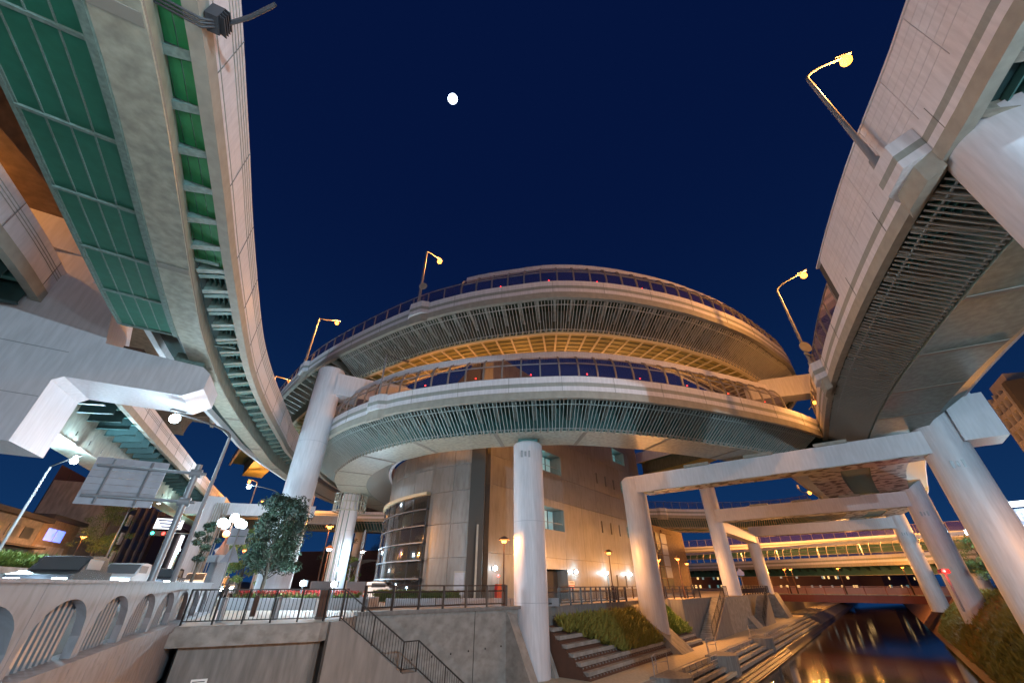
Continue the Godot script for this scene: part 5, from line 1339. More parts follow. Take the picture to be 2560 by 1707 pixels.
func strokes(root: Node3D, called: String, lines: Array, org: Vector3, ux: Vector3, size: float, m: Material, nrm: Vector3) -> void:  # characters written as bars in a unit square
	var b := MB.new()
	for l in lines:
		b.bar(org + ux * l[0] * size + Vector3.UP * l[1] * size, org + ux * l[2] * size + Vector3.UP * l[3] * size, size * 0.1, 0.04, nrm.cross(ux).normalized() if absf(l[0] - l[2]) < 0.01 else Vector3.UP)
	part(root, called, b, m)

func build_street() -> void:
	var b: MB
	var t: Node3D
	# highway lamps
	road_lamp("curved road lamp on the right ramp's plinth, highest in the picture", "orange highway lamps", Vector3(13.6, 14.3, -8.7), 6.6, Vector3(15.1, 21.5, -8.1), "orange", 80.0, 0.12)
	var rl := road_lamp("curved road lamp with a round plate on its post, on the right ramp's plinth", "orange highway lamps", Vector3(21.4, 14.3, -24.3), 7.0, Vector3(22.7, 21.8, -22.8), "orange", 60.0, 0.12)
	b = MB.new(); b.tube([Vector3(-0.06, 1.6, 0.2), Vector3(-0.06, 1.6, 0.26)], 0.42, 0.42, 20); part(rl, "round_plate", b, M.beam_beige, true)
	b = MB.new(); b.bx(Vector3(0, 1.0, 0.15), Vector3(0.9, 0.12, 0.12), 0.4); part(rl, "clamp", b, M.beam_beige, true)
	rl = road_lamp("road lamp on the upper loop's plinth, right of the two at upper left", "orange highway lamps", Vector3(-8.3, 22.3, -27.35), 6.4, Vector3(-7.3, 29.0, -28.8), "orange", 80.0, 0.12)
	b = MB.new(); b.tube([Vector3(0.2, 2.0, 0.1), Vector3(0.2, 2.0, 0.16)], 0.36, 0.36, 18); part(rl, "round_plate", b, M.beam_beige, true)
	road_lamp("road lamp on the upper loop's plinth, left of the two at upper left", "orange highway lamps", Vector3(-23.3, 22.3, -38.2), 6.2, Vector3(-21.4, 28.5, -38.9), "orange", 120.0, 0.13)
	road_lamp("small far road lamp on the upper loop just right of the left ramp", "orange highway lamps", Vector3(-35.7, 22.3, -52.4), 5.6, Vector3(-34.5, 28.0, -54.0), "orange", 120.0, 0.14)
	road_lamp("slim unlit lamp post on the lower loop's plinth, its arm turned inwards", "orange highway lamps", Vector3(-10.9, 14.3, -29.2), 3.9, Vector3(-9.6, 18.2, -30.6), "orange", 0.0, 0.09)
	road_lamp("orange lamp just above the second portal's crossbeam", "orange highway lamps", Vector3(45.5, 14.2, -64.5), 0.4, Vector3(45.2, 13.2, -62.0), "orange", 40.0, 0.1)
	t = thing("gore_lamp", "small orange lamp on the parapet where the lower loop meets the right ramp", "street lamp", Vector3(26.0, 14.25, -31.9))
	b = MB.new(); b.bar(Vector3.ZERO, Vector3(0.25, 0.35, 0.5), 0.06, 0.06); part(t, "bracket", b, M.lamp_arm, true)
	b = MB.new(); b.ball(Vector3(0.3, 0.4, 0.6), 0.16, 10); part(t, "lamp_bulb", b, M.lamp_orange, true)
	omni("lamp_light", Vector3(0.3, 0.4, 0.6), ORANGE, 9.0, 0.12, t)
	for i in 5:
		var p: Vector3 = [Vector3(-47.0, 14, -72), Vector3(-41.5, 14, -75), Vector3(-39.0, 14, -78), Vector3(-52, 14, -86), Vector3(-42.5, 12, -82)][i]
		road_lamp("far orange highway lamp in the gap under the left ramp, %s" % ["leftmost", "upper middle", "rightmost", "lowest left", "lowest middle"][i], "far highway lamps under the left ramp", p + Vector3(1.5, -1.5, 0), 4.0, p + Vector3(0, 3.0 - i * 0.3, 0), "orange", 30.0, 0.12)
	road_lamp("orange road lamp on the far left deck under the high ramp, out of view", "orange highway lamps", Vector3(-25.6, 14.5, -8.4), 2.4, Vector3(-24.9, 17.1, -9.2), "orange", 13.0, 0.1)
	# white street lamps on the left road
	road_lamp("tall white street lamp behind the sign gantry, its arm bent towards the left pier", "white street lamps of the left road", Vector3(-15.5, 0.5, -20.8), 7.6, Vector3(-17.0, 8.55, -18.6), "white", 4.5, 0.12)
	road_lamp("white street lamp at the far left edge before the brown building", "white street lamps of the left road", Vector3(-35.8, 1.6, -30.6), 7.4, Vector3(-32.0, 9.1, -28.6), "white", 110.0, 0.11)
	road_lamp("white street lamp seen between the sign board and the narrow white building", "white street lamps of the left road", Vector3(-50, 2.3, -54.5), 7.0, Vector3(-45.4, 10.4, -53.2), "white", 90.0, 0.11)
	road_lamp("white street lamp in the gap below the left ramp", "white street lamps of the left road", Vector3(-33.0, 0.5, -58.0), 11.5, Vector3(-35.6, 12.6, -54.8), "white", 60.0, 0.11)
	road_lamp("white street lamp of the bridge road beside the camera, out of view", "white street lamps of the left road", rd(-24.0, 1.2, 0.3), 7.6, rd(-24.0, 2.6, 8.6), "white", 45.0, 0.12)
	road_lamp("white street lamp of the right bank behind the camera, out of view", "white street lamps of the right bank", Vector3(18.5, 0.0, 13.0), 8.6, Vector3(16.6, 9.4, 12.0), "white", 560.0, 0.12)
	road_lamp("orange street lamp of the footway behind the camera, out of view", "orange street lamps of the footway", Vector3(-1.5, 0.0, 9.0), 5.2, Vector3(-0.4, 5.8, 8.6), "orange", 22.0, 0.1)
	road_lamp("white street lamp at right between the two largest right legs", "white street lamps of the right bank", Vector3(60.8, 0.0, -54.0), 6.2, Vector3(58.3, 7.05, -55.0), "white", 70.0, 0.12)
	# orange lamps of the left street and the plaza
	for i in 4:
		var p: Vector3 = [Vector3(-54.5, 2.4, -54.9), Vector3(-24.6, 0.3, -39.2), Vector3(-16.4, 0, -38.4), Vector3(-30.5, 0.5, -50)][i]
		pole_lamp("street_lantern", ["orange street lantern before the orange lit tree at left", "orange street lantern behind the pedestal lamp", "flat orange lantern on a pole left of the piped pier", "orange street lantern deep in the left street"][i], "orange street lanterns", p, [3.9, 4.2, 5.6, 4.0][i], "orange", [70.0, 44.0, 50.0, 44.0][i])
	pole_lamp("plaza_lantern", "white lantern beside the piped pier", "white plaza lanterns", Vector3(-16.9, 0, -40.5), 4.0, "white", 36.0)
	pole_lamp("plaza_lantern", "white lantern by the flag poles in front of the glazed front", "white plaza lanterns", Vector3(-17.0, 0, -50.0), 4.4, "white", 36.0)
	for i in 5:
		var p: Vector3 = [Vector3(-0.55, 0.1, -30.0), cn(12.8, -0.2, 0), cn(27.0, 1.2, 0), cn(40.0, -2.0, 0), cn(53.0, 0.2, 0)][i]
		pole_lamp("promenade_lamp", ["orange promenade lamp close to the left side of the central pier", "orange promenade lamp between the central pier and the nearest portal leg", "orange promenade lamp right of the nearest portal leg", "orange promenade lamp before the glass annex", "orange promenade lamp beyond the second portal leg"][i], "orange promenade lamps", p, 3.7, "orange", [17.0, 22.0, 34.0, 34.0, 34.0][i])
	for i in 4:
		var p: Vector3 = [cn(76.9, 4.5, -0.2), cn(76.9, 5.6, -0.2), cn(76.9, 13.0, -0.2), cn(76.9, 22.0, -0.2)][i]
		pole_lamp("bridge_lamp", "slim orange lamp on the red footbridge, %s" % ["first from the left bank", "second from the left bank", "at mid span", "nearest the right bank"][i], "lamps on the red footbridge", p, 3.9, "orange", 34.0)
	pole_lamp("riverside_lamp", "orange lamp over the path below the second portal", "orange promenade lamps", cn(22.5, 0.6, 0.0), 3.4, "orange", 90.0)
	pole_lamp("riverside_lamp", "orange lamp on the waterside path below the bridge, out of view", "orange promenade lamps", Vector3(-2.6, -4.6, -12.5), 3.4, "orange", 22.0)
	pole_lamp("riverside_lamp", "orange lamp on the right bank behind the hedge, out of view", "orange promenade lamps", cn(10.0, 29.0, 0.0), 3.2, "orange", 34.0)
	# floodlights in the plaza planter
	for i in 4:
		var p: Vector3 = [Vector3(-10.9, 1.3, -28.0), Vector3(-12.9, 1.35, -28.2), Vector3(-15.2, 1.3, -46), Vector3(-18.2, 2.6, -47)][i]
		t = thing("floodlight", ["white floodlight on a short post at the right end of the planter", "white floodlight on a short post in the middle of the planter", "white floodlight low before the flag poles", "white floodlight under the entrance canopy"][i], "floodlight", p, 0.0, "white plaza floodlights")
		b = MB.new(); b.tube([Vector3(0, -p.y, 0), Vector3(0, -0.1, 0)], 0.04, 0.04, 8); part(t, "post", b, M.dark_metal, true)
		b = MB.new(); b.bx(Vector3(0, 0, -0.14), Vector3(0.4, 0.32, 0.14)); part(t, "housing", b, M.dark_metal, true)
		b = MB.new(); b.ball(Vector3(0, 0, 0.08), 0.16, 10); part(t, "lamp_bulb", b, M.lamp_white, true)
		omni("lamp_light", Vector3(0, 0, 0.08), COOL, [18.0, 18.0, 16.0, 16.0][i], 0.15, t)
	# sign gantry seen from behind
	t = thing("sign_gantry", "grey road sign board seen from behind on two arms of a tilted looking pole", "road sign", Vector3(-15.0, 0.4, -18.9))
	var gx := RB; var g0 := Vector3(-15.0, 0, -18.9)
	b = MB.new(); b.tube([g0 + Vector3.UP * 0.4, g0 + Vector3.UP * 6.15], 0.15, 0.13, 14); part(t, "pole", b, M.steel_grey)
	for y in [5.75, 4.5]:
		b = MB.new(); b.tube([g0 - gx * 0.4 + Vector3.UP * y, g0 + gx * 3.6 + Vector3.UP * y], 0.07, 0.06, 10); part(t, "arm", b, M.steel_grey)
		b = MB.new(); b.tube([g0 - gx * 0.22 + Vector3.UP * y, g0 + gx * 0.22 + Vector3.UP * y], 0.19, 0.19, 12); part(t, "clamp", b, M.steel_grey)
	for k in 7:
		b = MB.new(); b.slab([Vector2(1.15, 4.16 + k * 0.28), Vector2(3.75, 4.16 + k * 0.28), Vector2(3.75, 4.425 + k * 0.28), Vector2(1.15, 4.425 + k * 0.28)], g0 + RA * 0.1, gx, Vector3.UP, RA * 0.04); part(t, "board_strip", b, M.sign_back)
	for x in [1.75, 3.1]:
		bar(t, "board_stay", g0 + gx * x + RA * 0.04 + Vector3.UP * 4.2, g0 + gx * x + RA * 0.04 + Vector3.UP * 6.05, 0.09, 0.06, M.steel_grey)
	# warning sign (seen from behind) on a slanting pole near the fence
	t = thing("warning_sign", "triangular road sign under two plates, seen from behind on a thin pole", "road sign", Vector3(-14.4, 0, -22.6))
	var w0 := Vector3(-14.4, 0, -22.6)
	b = MB.new(); b.tube([w0, w0 + Vector3.UP * 3.9], 0.04, 0.04, 8); part(t, "pole", b, M.steel_pole)
	b = MB.new(); b.slab([Vector2(-0.42, 2.25), Vector2(0.42, 2.25), Vector2(0.05, 2.95), Vector2(-0.05, 2.95)], w0 - Vector3(0, 0, 0.06), Vector3(0.94, 0, -0.34), Vector3.UP, Vector3(0, 0, 0.02)); part(t, "triangle_plate", b, M.sign_back)
	for y in [3.05, 3.45]:
		b = MB.new(); b.slab([Vector2(-0.4, y), Vector2(0.4, y), Vector2(0.4, y + 0.36), Vector2(-0.4, y + 0.36)], w0 - Vector3(0, 0, 0.06), Vector3(0.94, 0, -0.34), Vector3.UP, Vector3(0, 0, 0.02)); part(t, "name_plate", b, M.sign_back)
	# bollards, planter walls, flag poles, cones, boxes
	for i in 4:
		var p: Vector3 = [Vector3(-11.9, 0, -19.3), Vector3(-10.2, 0, -20.4), Vector3(-12.4, 0, -22.6), Vector3(-9.3, 0, -22.7)][i]
		b = MB.new(); b.lathe(p, [Vector2(0, 0), Vector2(0.11, 0), Vector2(0.11, 0.78), Vector2(0.06, 0.84), Vector2(0, 0.85)], 16)
		solo("bollard", b, M.steel_grey if i < 2 else M.rust_brown, ["grey bollard behind the left part of the black fence", "grey bollard behind the middle of the black fence", "brown bollard before the planter's left part", "brown bollard before the planter's right part"][i], "bollard", "bollards behind the black fence")
	t = thing("planter", "low tiled planter wall around the plaza tree and red flowers", "planter", Vector3(-13, 0, -29))
	b = MB.new(); b.bar(Vector3(-17.4, 0.3, -27.9), Vector3(-8.8, 0.3, -27.9), 0.3, 0.6); part(t, "front_wall", b, M.stone_grey)
	b = MB.new(); b.bar(Vector3(-17.4, 0.3, -30.4), Vector3(-8.8, 0.3, -30.4), 0.3, 0.6); part(t, "back_wall", b, M.stone_grey)
	for x in [-17.4, -8.8]:
		b = MB.new(); b.bar(Vector3(x, 0.3, -28.06), Vector3(x, 0.3, -30.24), 0.3, 0.58); part(t, "end_wall", b, M.stone_grey)
	b = MB.new(); b.bx(Vector3(-13.1, 0.24, -29.15), Vector3(8.2, 0.5, 2.1)); part(t, "soil", b, M.rust_brown)
	t = thing("stone_bench", "long low stone bench wall in front of the hedge, lit orange", "bench", Vector3(-3, 0, -34.2))
	for i in 7:
		b = MB.new(); b.bar(Vector3(-8.6 + i * 1.7, 0.24, -31.8 - i * 0.14), Vector3(-6.95 + i * 1.7, 0.24, -31.94 - i * 0.14), 0.5, 0.48); part(t, "block", b, M.stone_grey)
	for i in 4:
		b = MB.new(); b.tube([Vector3(-18.4 - i * 0.5, 0, -54 - i * 1.2), Vector3(-18.4 - i * 0.5, 7.2, -54 - i * 1.2)], 0.05, 0.035, 8)
		solo("flag_pole", b, M.steel_pole, "slim bare flag pole left of the glazed front, %s of the four" % ["nearest", "second nearest", "third nearest", "farthest"][i], "flag pole", "flag poles by the entrance")
	t = thing("entrance_canopy", "curved grey canopy on thin posts at the glazed front's left edge", "canopy", Vector3(-17.5, 0, -57))
	b = MB.new()
	for k in 8:
		var a0 := PI * k / 8.0; var a1 := PI * (k + 1) / 8.0
		b.quad(Vector3(-20.2 + 2.6 * (1.0 - cos(a0)), 3.2 + sin(a0) * 0.7, -55), Vector3(-20.2 + 2.6 * (1.0 - cos(a1)), 3.2 + sin(a1) * 0.7, -55), Vector3(-20.2 + 2.6 * (1.0 - cos(a1)), 3.2 + sin(a1) * 0.7, -59), Vector3(-20.2 + 2.6 * (1.0 - cos(a0)), 3.2 + sin(a0) * 0.7, -59), Vector3.UP)
	part(t, "roof", b, M.steel_grey)
	for q in [Vector3(-19.9, 0, -55.2), Vector3(-15.4, 0, -55.2)]: bar(t, "post", q, q + Vector3.UP * 3.3, 0.1, 0.1, M.steel_pole)
	var cone := thing("traffic_cone", "orange and white banded cone left of the grey utility box", "traffic cone", Vector3(-14.4, 0, -38.6), 0.0, "traffic cones in the plaza")
	for k in 5:
		b = MB.new(); b.lathe(Vector3(0, 0.06 + k * 0.16, 0), [Vector2(0.16 - k * 0.026, 0), Vector2(0.136 - k * 0.026, 0.158)], 16); part(cone, "band", b, M.white_paint if k % 2 else M.orange_cone, true)
	b = MB.new(); b.bx(Vector3(0, 0.03, 0), Vector3(0.4, 0.06, 0.4)); part(cone, "foot", b, M.orange_cone, true)
	dup(cone, Vector3(-12.3, 0, -38.4), 0.3, "orange and white banded cone right of the grey utility box")
	for i in 2:
		b = MB.new(); b.cbox(Vector3([-13.4, -15.0][i], 0.75, -39.4 + i * 3.4), Vector3([1.6, 1.5][i], 1.5, 1.0), 0.2, 0.06)
		solo("utility_box", b, M.stone_grey, ["grey utility box between the two cones", "pale utility box left of the cones beside a floodlight"][i], "utility box", "utility boxes in the plaza")
	t = thing("notice_board", "brown post with white notice sheets at the head of the stair", "notice board", Vector3(-8.5, 0, -21.0))
	b = MB.new(); b.bx(Vector3(-8.5, 0.55, -21.0), Vector3(0.42, 1.1, 0.3), 0.5); part(t, "box", b, M.rust_brown)
	for k in 3:
		b = MB.new(); b.box(Transform3D(Basis(Vector3.UP, 0.5), Vector3(-8.66 + k * 0.12, 0.42, -20.76 - k * 0.066)), Vector3(0.1, 0.6, 0.02)); part(t, "sheet", b, M.white_paint)
	# red and white notice before the service door
	var D := Vector3(0.61, 0, -0.7924); var N := Vector3(0.7924, 0, 0.61)
	var np := Vector3(-2.6, 0, -37) + D * 12.6 + N * 1.2
	t = thing("door_notice", "white and red notice panel before the service doorway", "sign", np)
	b = MB.new(); b.bar(np + Vector3.UP * 1.4 - D * 0.55, np + Vector3.UP * 1.4 + D * 0.55, 0.03, 0.32); part(t, "white_panel", b, M.white_paint)
	b = MB.new(); b.bar(np + Vector3.UP * 1.08 - D * 0.55, np + Vector3.UP * 1.08 + D * 0.55, 0.03, 0.3); part(t, "red_panel", b, M.red_sign)
	for k in 2: bar(t, "print_line", np + Vector3.UP * (1.47 - k * 0.12) - D * 0.45 + N * 0.02, np + Vector3.UP * (1.47 - k * 0.12) + D * 0.45 + N * 0.02, 0.02, 0.05, M.black_ink)
	for k in 2: bar(t, "print_line", np + Vector3.UP * (1.14 - k * 0.12) - D * 0.45 + N * 0.02, np + Vector3.UP * (1.14 - k * 0.12) + D * 0.45 + N * 0.02, 0.02, 0.05, M.white_paint)
	bar(t, "post", np - N * 0.05, np - N * 0.05 + Vector3.UP * 1.55, 0.05, 0.05, M.steel_grey)
	# fire hydrant cabinet with a red light left of the central pier
	var hp := Vector3(-2.6, 0, -37) + D * 2.0 + N * 0.3
	t = thing("hydrant_cabinet", "red fire hydrant cabinet with a red lamp left of the central pier", "hydrant cabinet", hp)
	b = MB.new(); b.bar(hp - D * 0.3 + Vector3.UP * 0.75, hp + D * 0.3 + Vector3.UP * 0.75, 0.3, 1.1); part(t, "cabinet", b, M.red_sign)
	b = MB.new(); b.ball(hp + Vector3.UP * 1.9, 0.1, 8); part(t, "lamp_red", b, M.lamp_red)
	bar(t, "post", hp, hp + Vector3.UP * 1.85, 0.05, 0.05, M.steel_grey)

	# ---- cars
	var ry := atan2(-RA.x, -RA.z)
	car("dark car nearest behind the arched parapet with headlights on", rd(13.0, 4.2, 0.73), ry, M.car_dark)
	car("silver car second behind the arched parapet with headlights on", rd(21.0, 4.4, 0.76), ry, M.car_silver)
	car("dark car third behind the arched parapet, by the sign pole's foot", rd(29.0, 4.1, 0.72), ry, M.car_dark)
	car("white car just left of the pedestal lamp with headlights on", rd(37.0, 3.4, 0.62), ry, M.car_white)
	car("dark car just right of the pedestal lamp with headlights on", rd(34.0, 1.5, 0.27), ry, M.car_dark)
	car("silver car following right of the pedestal lamp with headlights on", rd(42.0, 1.5, 0.27), ry, M.car_silver)
	car("farthest silver car in the left street with headlights on", rd(50.0, 3.0, 0.56), ry, M.car_silver)
	car("dark car with red tail lights before the narrow white building", rd(84.0, 17.5, 2.2), ry + PI, M.car_dark, false)
	car("dark car with red tail lights left of another before the shops", rd(90.0, 20.5, 2.3), ry + PI, M.car_dark, false)
	car("white van like car parked behind the planter", Vector3(-12.2, 0, -43.5), 1.3, M.car_white, false, "parked cars in the plaza")
	car("silver car parked right of the white one behind the planter", Vector3(-8.6, 0, -45.5), 1.4, M.car_silver, false, "parked cars in the plaza")
	car("dark car with red tail lights behind the right bank fence", cn(30.0, 33.5, 0.0), -0.7, M.car_dark, false, "cars on the right bank")

	# ---- buildings on the left street
	var fac := func(root: Node3D, called: String, a0: float, a1: float, h0: float, h1: float, q: float, dep: float, m: Material) -> void:
		var bb := MB.new(); bb.slab([Vector2(a0, h0), Vector2(a1, h0), Vector2(a1, h1), Vector2(a0, h1)], rd(0, q, 0), RA, Vector3.UP, RB * dep)
		part(root, called, bb, m)
	t = thing("left_house", "low grey and brown house with tiled eaves at far left", "house", rd(60, 26, 2.5))
	fac.call(t, "wall", 50.0, 66.0, 2.4, 8.0, 26.0, 9.0, M.house_grey)
	fac.call(t, "roof", 49.4, 66.6, 8.0, 8.5, 25.2, 10.5, M.roof_tile)
	fac.call(t, "eave", 49.6, 66.4, 5.0, 5.2, 24.6, 1.4, M.roof_tile)
	for k in 4: fac.call(t, "window", 52.0 + k * 3.4, 54.4 + k * 3.4, 6.0, 7.2, 25.95, 0.05, M.window_dark)
	for k in 3: fac.call(t, "shopfront", 51.0 + k * 5.0, 54.6 + k * 5.0, 2.5, 4.7, 25.9, 0.1, M.joint_dark)
	t = thing("blue_window_house", "orange lit shop house with a blue glowing upper window", "house", rd(72, 26, 2.5))
	fac.call(t, "wall", 66.1, 77.0, 2.4, 8.6, 26.0, 9.0, M.house_beige)
	fac.call(t, "roof", 66.0, 77.4, 8.61, 9.1, 25.3, 10.0, M.roof_tile)
	for k in 2: fac.call(t, "window_light", 68.0 + k * 2.7, 70.4 + k * 2.7, 6.2, 7.6, 25.95, 0.05, M.window_blue)
	fac.call(t, "sign_board", 67.0, 75.0, 4.7, 5.6, 25.8, 0.2, M.house_pale)
	for k in 3: fac.call(t, "shopfront", 67.0 + k * 3.0, 69.4 + k * 3.0, 2.5, 4.5, 25.9, 0.1, M.window_dark)
	t = thing("side_house", "plain house with shop windows right of the blue window house", "house", rd(82, 26, 2.5))
	fac.call(t, "wall", 77.1, 87.0, 2.4, 7.4, 26.4, 8.0, M.house_grey)
	for k in 3: fac.call(t, "window_light", 78.4 + k * 2.7, 80.4 + k * 2.7, 2.7, 4.3, 26.3, 0.1, M.window_warm)
	for k in 4: bar(t, "shop_post", rd(77.6 + k * 2.9, 26.2, 2.5), rd(77.6 + k * 2.9, 26.2, 5.0), 0.4, 0.3, M.house_pale)
	t = thing("brown_tower", "tall blank dark brown building behind the low houses", "building", rd(95, 37, 2.5))
	b = MB.new(); b.prism([rd2(88, 36.5), rd2(122, 36.5), rd2(140, 50), rd2(88, 36.5) * 1.16], 2.0, 19.2); part(t, "wall", b, M.tower_brown)
	for k in 3: bar(t, "seam", rd(92.5 + k * 10.0, 36.48, 3), rd(92.5 + k * 10.0, 36.48, 19.1), 0.12, 0.1, M.joint_dark)
	t = thing("sign_building", "narrow pale building with a column of white signs on its corner", "building", rd(90, 26, 2.5))
	fac.call(t, "wall", 87.1, 94.0, 2.2, 16.5, 26.0, 10.0, M.house_pale)
	for k in 4: fac.call(t, "sign_plate", 93.2, 94.6, 4.5 + k * 3.0, 6.4 + k * 3.0, 25.2, 0.3, M.white_paint)
	fac.call(t, "shop_sign_light", 88.0, 91.0, 2.6, 5.0, 25.9, 0.1, M.sign_white)
	fac.call(t, "shopfront", 91.3, 93.6, 2.5, 4.8, 25.9, 0.1, M.window_dark)
	t = thing("balcony_building", "dark apartment building with rows of balconies behind the left traffic signal", "building", rd(104, 26, 2.5))
	fac.call(t, "wall", 95.0, 116.0, 2.2, 15.8, 26.5, 12.0, M.house_grey)
	for j in 4:
		for k in 4: fac.call(t, "window", 96.0 + k * 5.0, 99.6 + k * 5.0, 4.6 + j * 2.8, 6.3 + j * 2.8, 26.4, 0.1, M.window_dark)
	for k in 4: fac.call(t, "pier_strip", 99.7 + k * 5.0, 100.9 + k * 5.0, 2.3, 15.8, 26.2, 0.3, M.house_pale)
	t = thing("white_corner_building", "white house corner with a sign at the far left edge", "building", rd(52, 27, 2.5))
	fac.call(t, "wall", 40.0, 55.5, 2.4, 9.6, 30.0, 9.0, M.white_paint)
	fac.call(t, "window", 50.0, 54.0, 6.0, 7.4, 29.95, 0.05, M.window_dark)
	fac.call(t, "sign_letters", 50.5, 54.6, 8.5, 8.75, 29.95, 0.05, M.black_ink)
	t = thing("dark_shop", "dark boxy building with a lit sign strip on its corner, behind the lamp poles", "building", rd(128, 26, 2.5))
	fac.call(t, "wall", 118.0, 165.0, 2.2, 16.0, 26.0, 16.0, M.tower_brown)
	fac.call(t, "roof_band", 117.5, 165.4, 15.0, 17.2, 25.6, 1.0, M.house_pale)
	fac.call(t, "sign_light", 142.0, 144.6, 4.5, 13.2, 25.2, 0.5, M.sign_white)
	fac.call(t, "wall_base", 146.0, 165.0, 2.3, 9.0, 25.5, 0.5, M.house_pale)
	# traffic signal and a white direction board
	t = thing("traffic_signal", "traffic signal with teal and red lamps under a white board, left street", "traffic light", rd(76, 11.8, 2.2))
	var ts := rd(76, 11.8, 0)
	bar(t, "post", ts + Vector3.UP * 2.0, ts + Vector3.UP * 8.6, 0.2, 0.2, M.steel_grey)
	bar(t, "arm", ts + Vector3.UP * 8.2, ts + RB * 4.5 + Vector3.UP * 8.4, 0.12, 0.12, M.steel_grey)
	b = MB.new(); b.bar(ts + RB * 3.0 - RA * 0.2 + Vector3.UP * 8.1, ts + RB * 5.4 - RA * 0.2 + Vector3.UP * 8.1, 0.3, 0.7); part(t, "housing", b, M.dark_metal)
	for k in 2:
		b = MB.new(); b.ball(ts + RB * (5.0 - k * 1.4) - RA * 0.42 + Vector3.UP * 8.1, 0.22, 10); part(t, "signal_lamp", b, M.lamp_teal if k == 0 else M.lamp_red)
	b = MB.new(); b.bar(ts + RB * 1.6 - RA * 0.3 + Vector3.UP * 9.5, ts + RB * 5.2 - RA * 0.3 + Vector3.UP * 9.5, 0.1, 1.5); part(t, "board", b, M.sign_white)
	for k in 3: bar(t, "print_line", ts + RB * 2.0 - RA * 0.37 + Vector3.UP * (9.95 - k * 0.45), ts + RB * (4.9 - k * 0.3) - RA * 0.37 + Vector3.UP * (9.95 - k * 0.45), 0.02, 0.2, M.blue_paint)
	t = thing("green_signal", "bright greenish signal lamp low in the left street", "traffic light", rd(70, 11.5, 2.2))
	bar(t, "post", rd(70, 11.5, 2.0), rd(70, 11.5, 5.6), 0.14, 0.14, M.steel_grey)
	b = MB.new(); b.ball(rd(69.7, 11.5, 5.6), 0.22, 12); part(t, "lamp_bulb", b, M.lamp_white)
	omni("lamp_light", rd(69.7, 11.5, 5.6), Color(0.6, 1.0, 0.85), 14.0, 0.2)

	# ---- right side
	t = thing("apartment_tower", "tall beige apartment block with a grid of deep balconies and a rooftop logo, upper right", "building", Vector3(104, 0, -76))
	var P0 := Vector3(107.5, 0, -81.1); var P1 := Vector3(101.4, 0, -72.1)
	var ax := (P1 - P0).normalized(); var an := Vector3(ax.z, 0, -ax.x) * -1.0
	if an.dot(Vector3(-1, 0, 0.5)) < 0.0: an = -an
	var bxx := Vector3(0.98, 0, 0.2); var bn := Vector3(-0.2, 0, 0.98)
	b = MB.new(); b.slab([Vector2(0, 0), Vector2(9.0, 0), Vector2(9.0, 36.4), Vector2(0, 36.4)], P0 + an * -1.7, ax, Vector3.UP, an * -14.0); part(t, "core", b, M.apartment)
	for j in 13:
		b = MB.new(); b.slab([Vector2(0.02, -0.4 + j * 2.9), Vector2(9.0, -0.4 + j * 2.9), Vector2(9.0, 0.6 + j * 2.9), Vector2(0.02, 0.6 + j * 2.9)], P0, ax, Vector3.UP, an * -1.69); part(t, "balcony_front", b, M.apartment)
	for i in 4:
		b = MB.new(); b.slab([Vector2(i * 2.85, 0), Vector2(i * 2.85 + 0.4, 0), Vector2(i * 2.85 + 0.4, 36.42), Vector2(i * 2.85, 36.42)], P0 + an * 0.12, ax, Vector3.UP, an * -1.82); part(t, "upright", b, M.apartment)
	for i in 3:
		for j in range(2, 12):
			b = MB.new(); b.slab([Vector2(i * 2.85 + 0.8, 0.7 + j * 2.9), Vector2(i * 2.85 + 2.5, 0.7 + j * 2.9), Vector2(i * 2.85 + 2.5, 2.3 + j * 2.9), Vector2(i * 2.85 + 0.8, 2.3 + j * 2.9)], P0 + an * -1.6, ax, Vector3.UP, an * -0.08); part(t, "window", b, M.window_dark)
	b = MB.new(); b.slab([Vector2(8.98, 0), Vector2(10.6, 0), Vector2(10.6, 36.8), Vector2(8.98, 36.8)], P0 + an * -0.2, ax, Vector3.UP, an * -6.0); part(t, "dark_strip", b, M.joint_dark)
	var q1 := P1 + bxx * 1.0 - ax * 0.4; var q2 := P1 + bxx * 22.0
	b = MB.new(); b.prism([Vector2(q1.x, q1.z), Vector2(q2.x, q2.z), Vector2((q2 - ax * 9).x, (q2 - ax * 9).z), Vector2((q1 - ax * 9).x, (q1 - ax * 9).z)], 0.0, 38.6); part(t, "blank_wall", b, M.apartment)
	b = MB.new()
	for k in 14:
		var p0 := deg_to_rad(k * 22.0); var p1 := deg_to_rad((k + 1) * 22.0)
		b.bar(P1 + bn * 0.05 + bxx * (4.3 + cos(p0) * 1.2) + Vector3.UP * (35.6 + sin(p0) * 1.2), P1 + bn * 0.05 + bxx * (4.3 + cos(p1) * 1.2) + Vector3.UP * (35.6 + sin(p1) * 1.2), 0.1, 0.34, bn)
	b.bar(P1 + bn * 0.06 + bxx * 3.4 + Vector3.UP * 35.6, P1 + bn * 0.06 + bxx * 5.2 + Vector3.UP * 35.6, 0.1, 0.3, bn)
	part(t, "logo_ring", b, M.blue_paint)
	# LED board at the right edge
	var e0 := Vector3(46.7, 0, -40.0); var ex := Vector3(0.66, 0, 0.751); var en := Vector3(-0.751, 0, 0.66)
	t = thing("led_board", "wide electronic road sign with white characters on dark blue at the right edge", "led sign", e0 + ex * 4)
	b = MB.new(); b.slab([Vector2(-0.3, 4.9), Vector2(9, 4.9), Vector2(9, 7.3), Vector2(-0.3, 7.3)], e0, ex, Vector3.UP, en * -0.5); part(t, "led_screen", b, M.led_blue)
	b = MB.new(); b.slab([Vector2(-0.7, 7.45), Vector2(9, 7.45), Vector2(9, 7.95), Vector2(-0.7, 7.95)], e0 + en * 0.1, ex, Vector3.UP, en * -0.15); part(t, "sign_light_bar", b, M.sign_white)
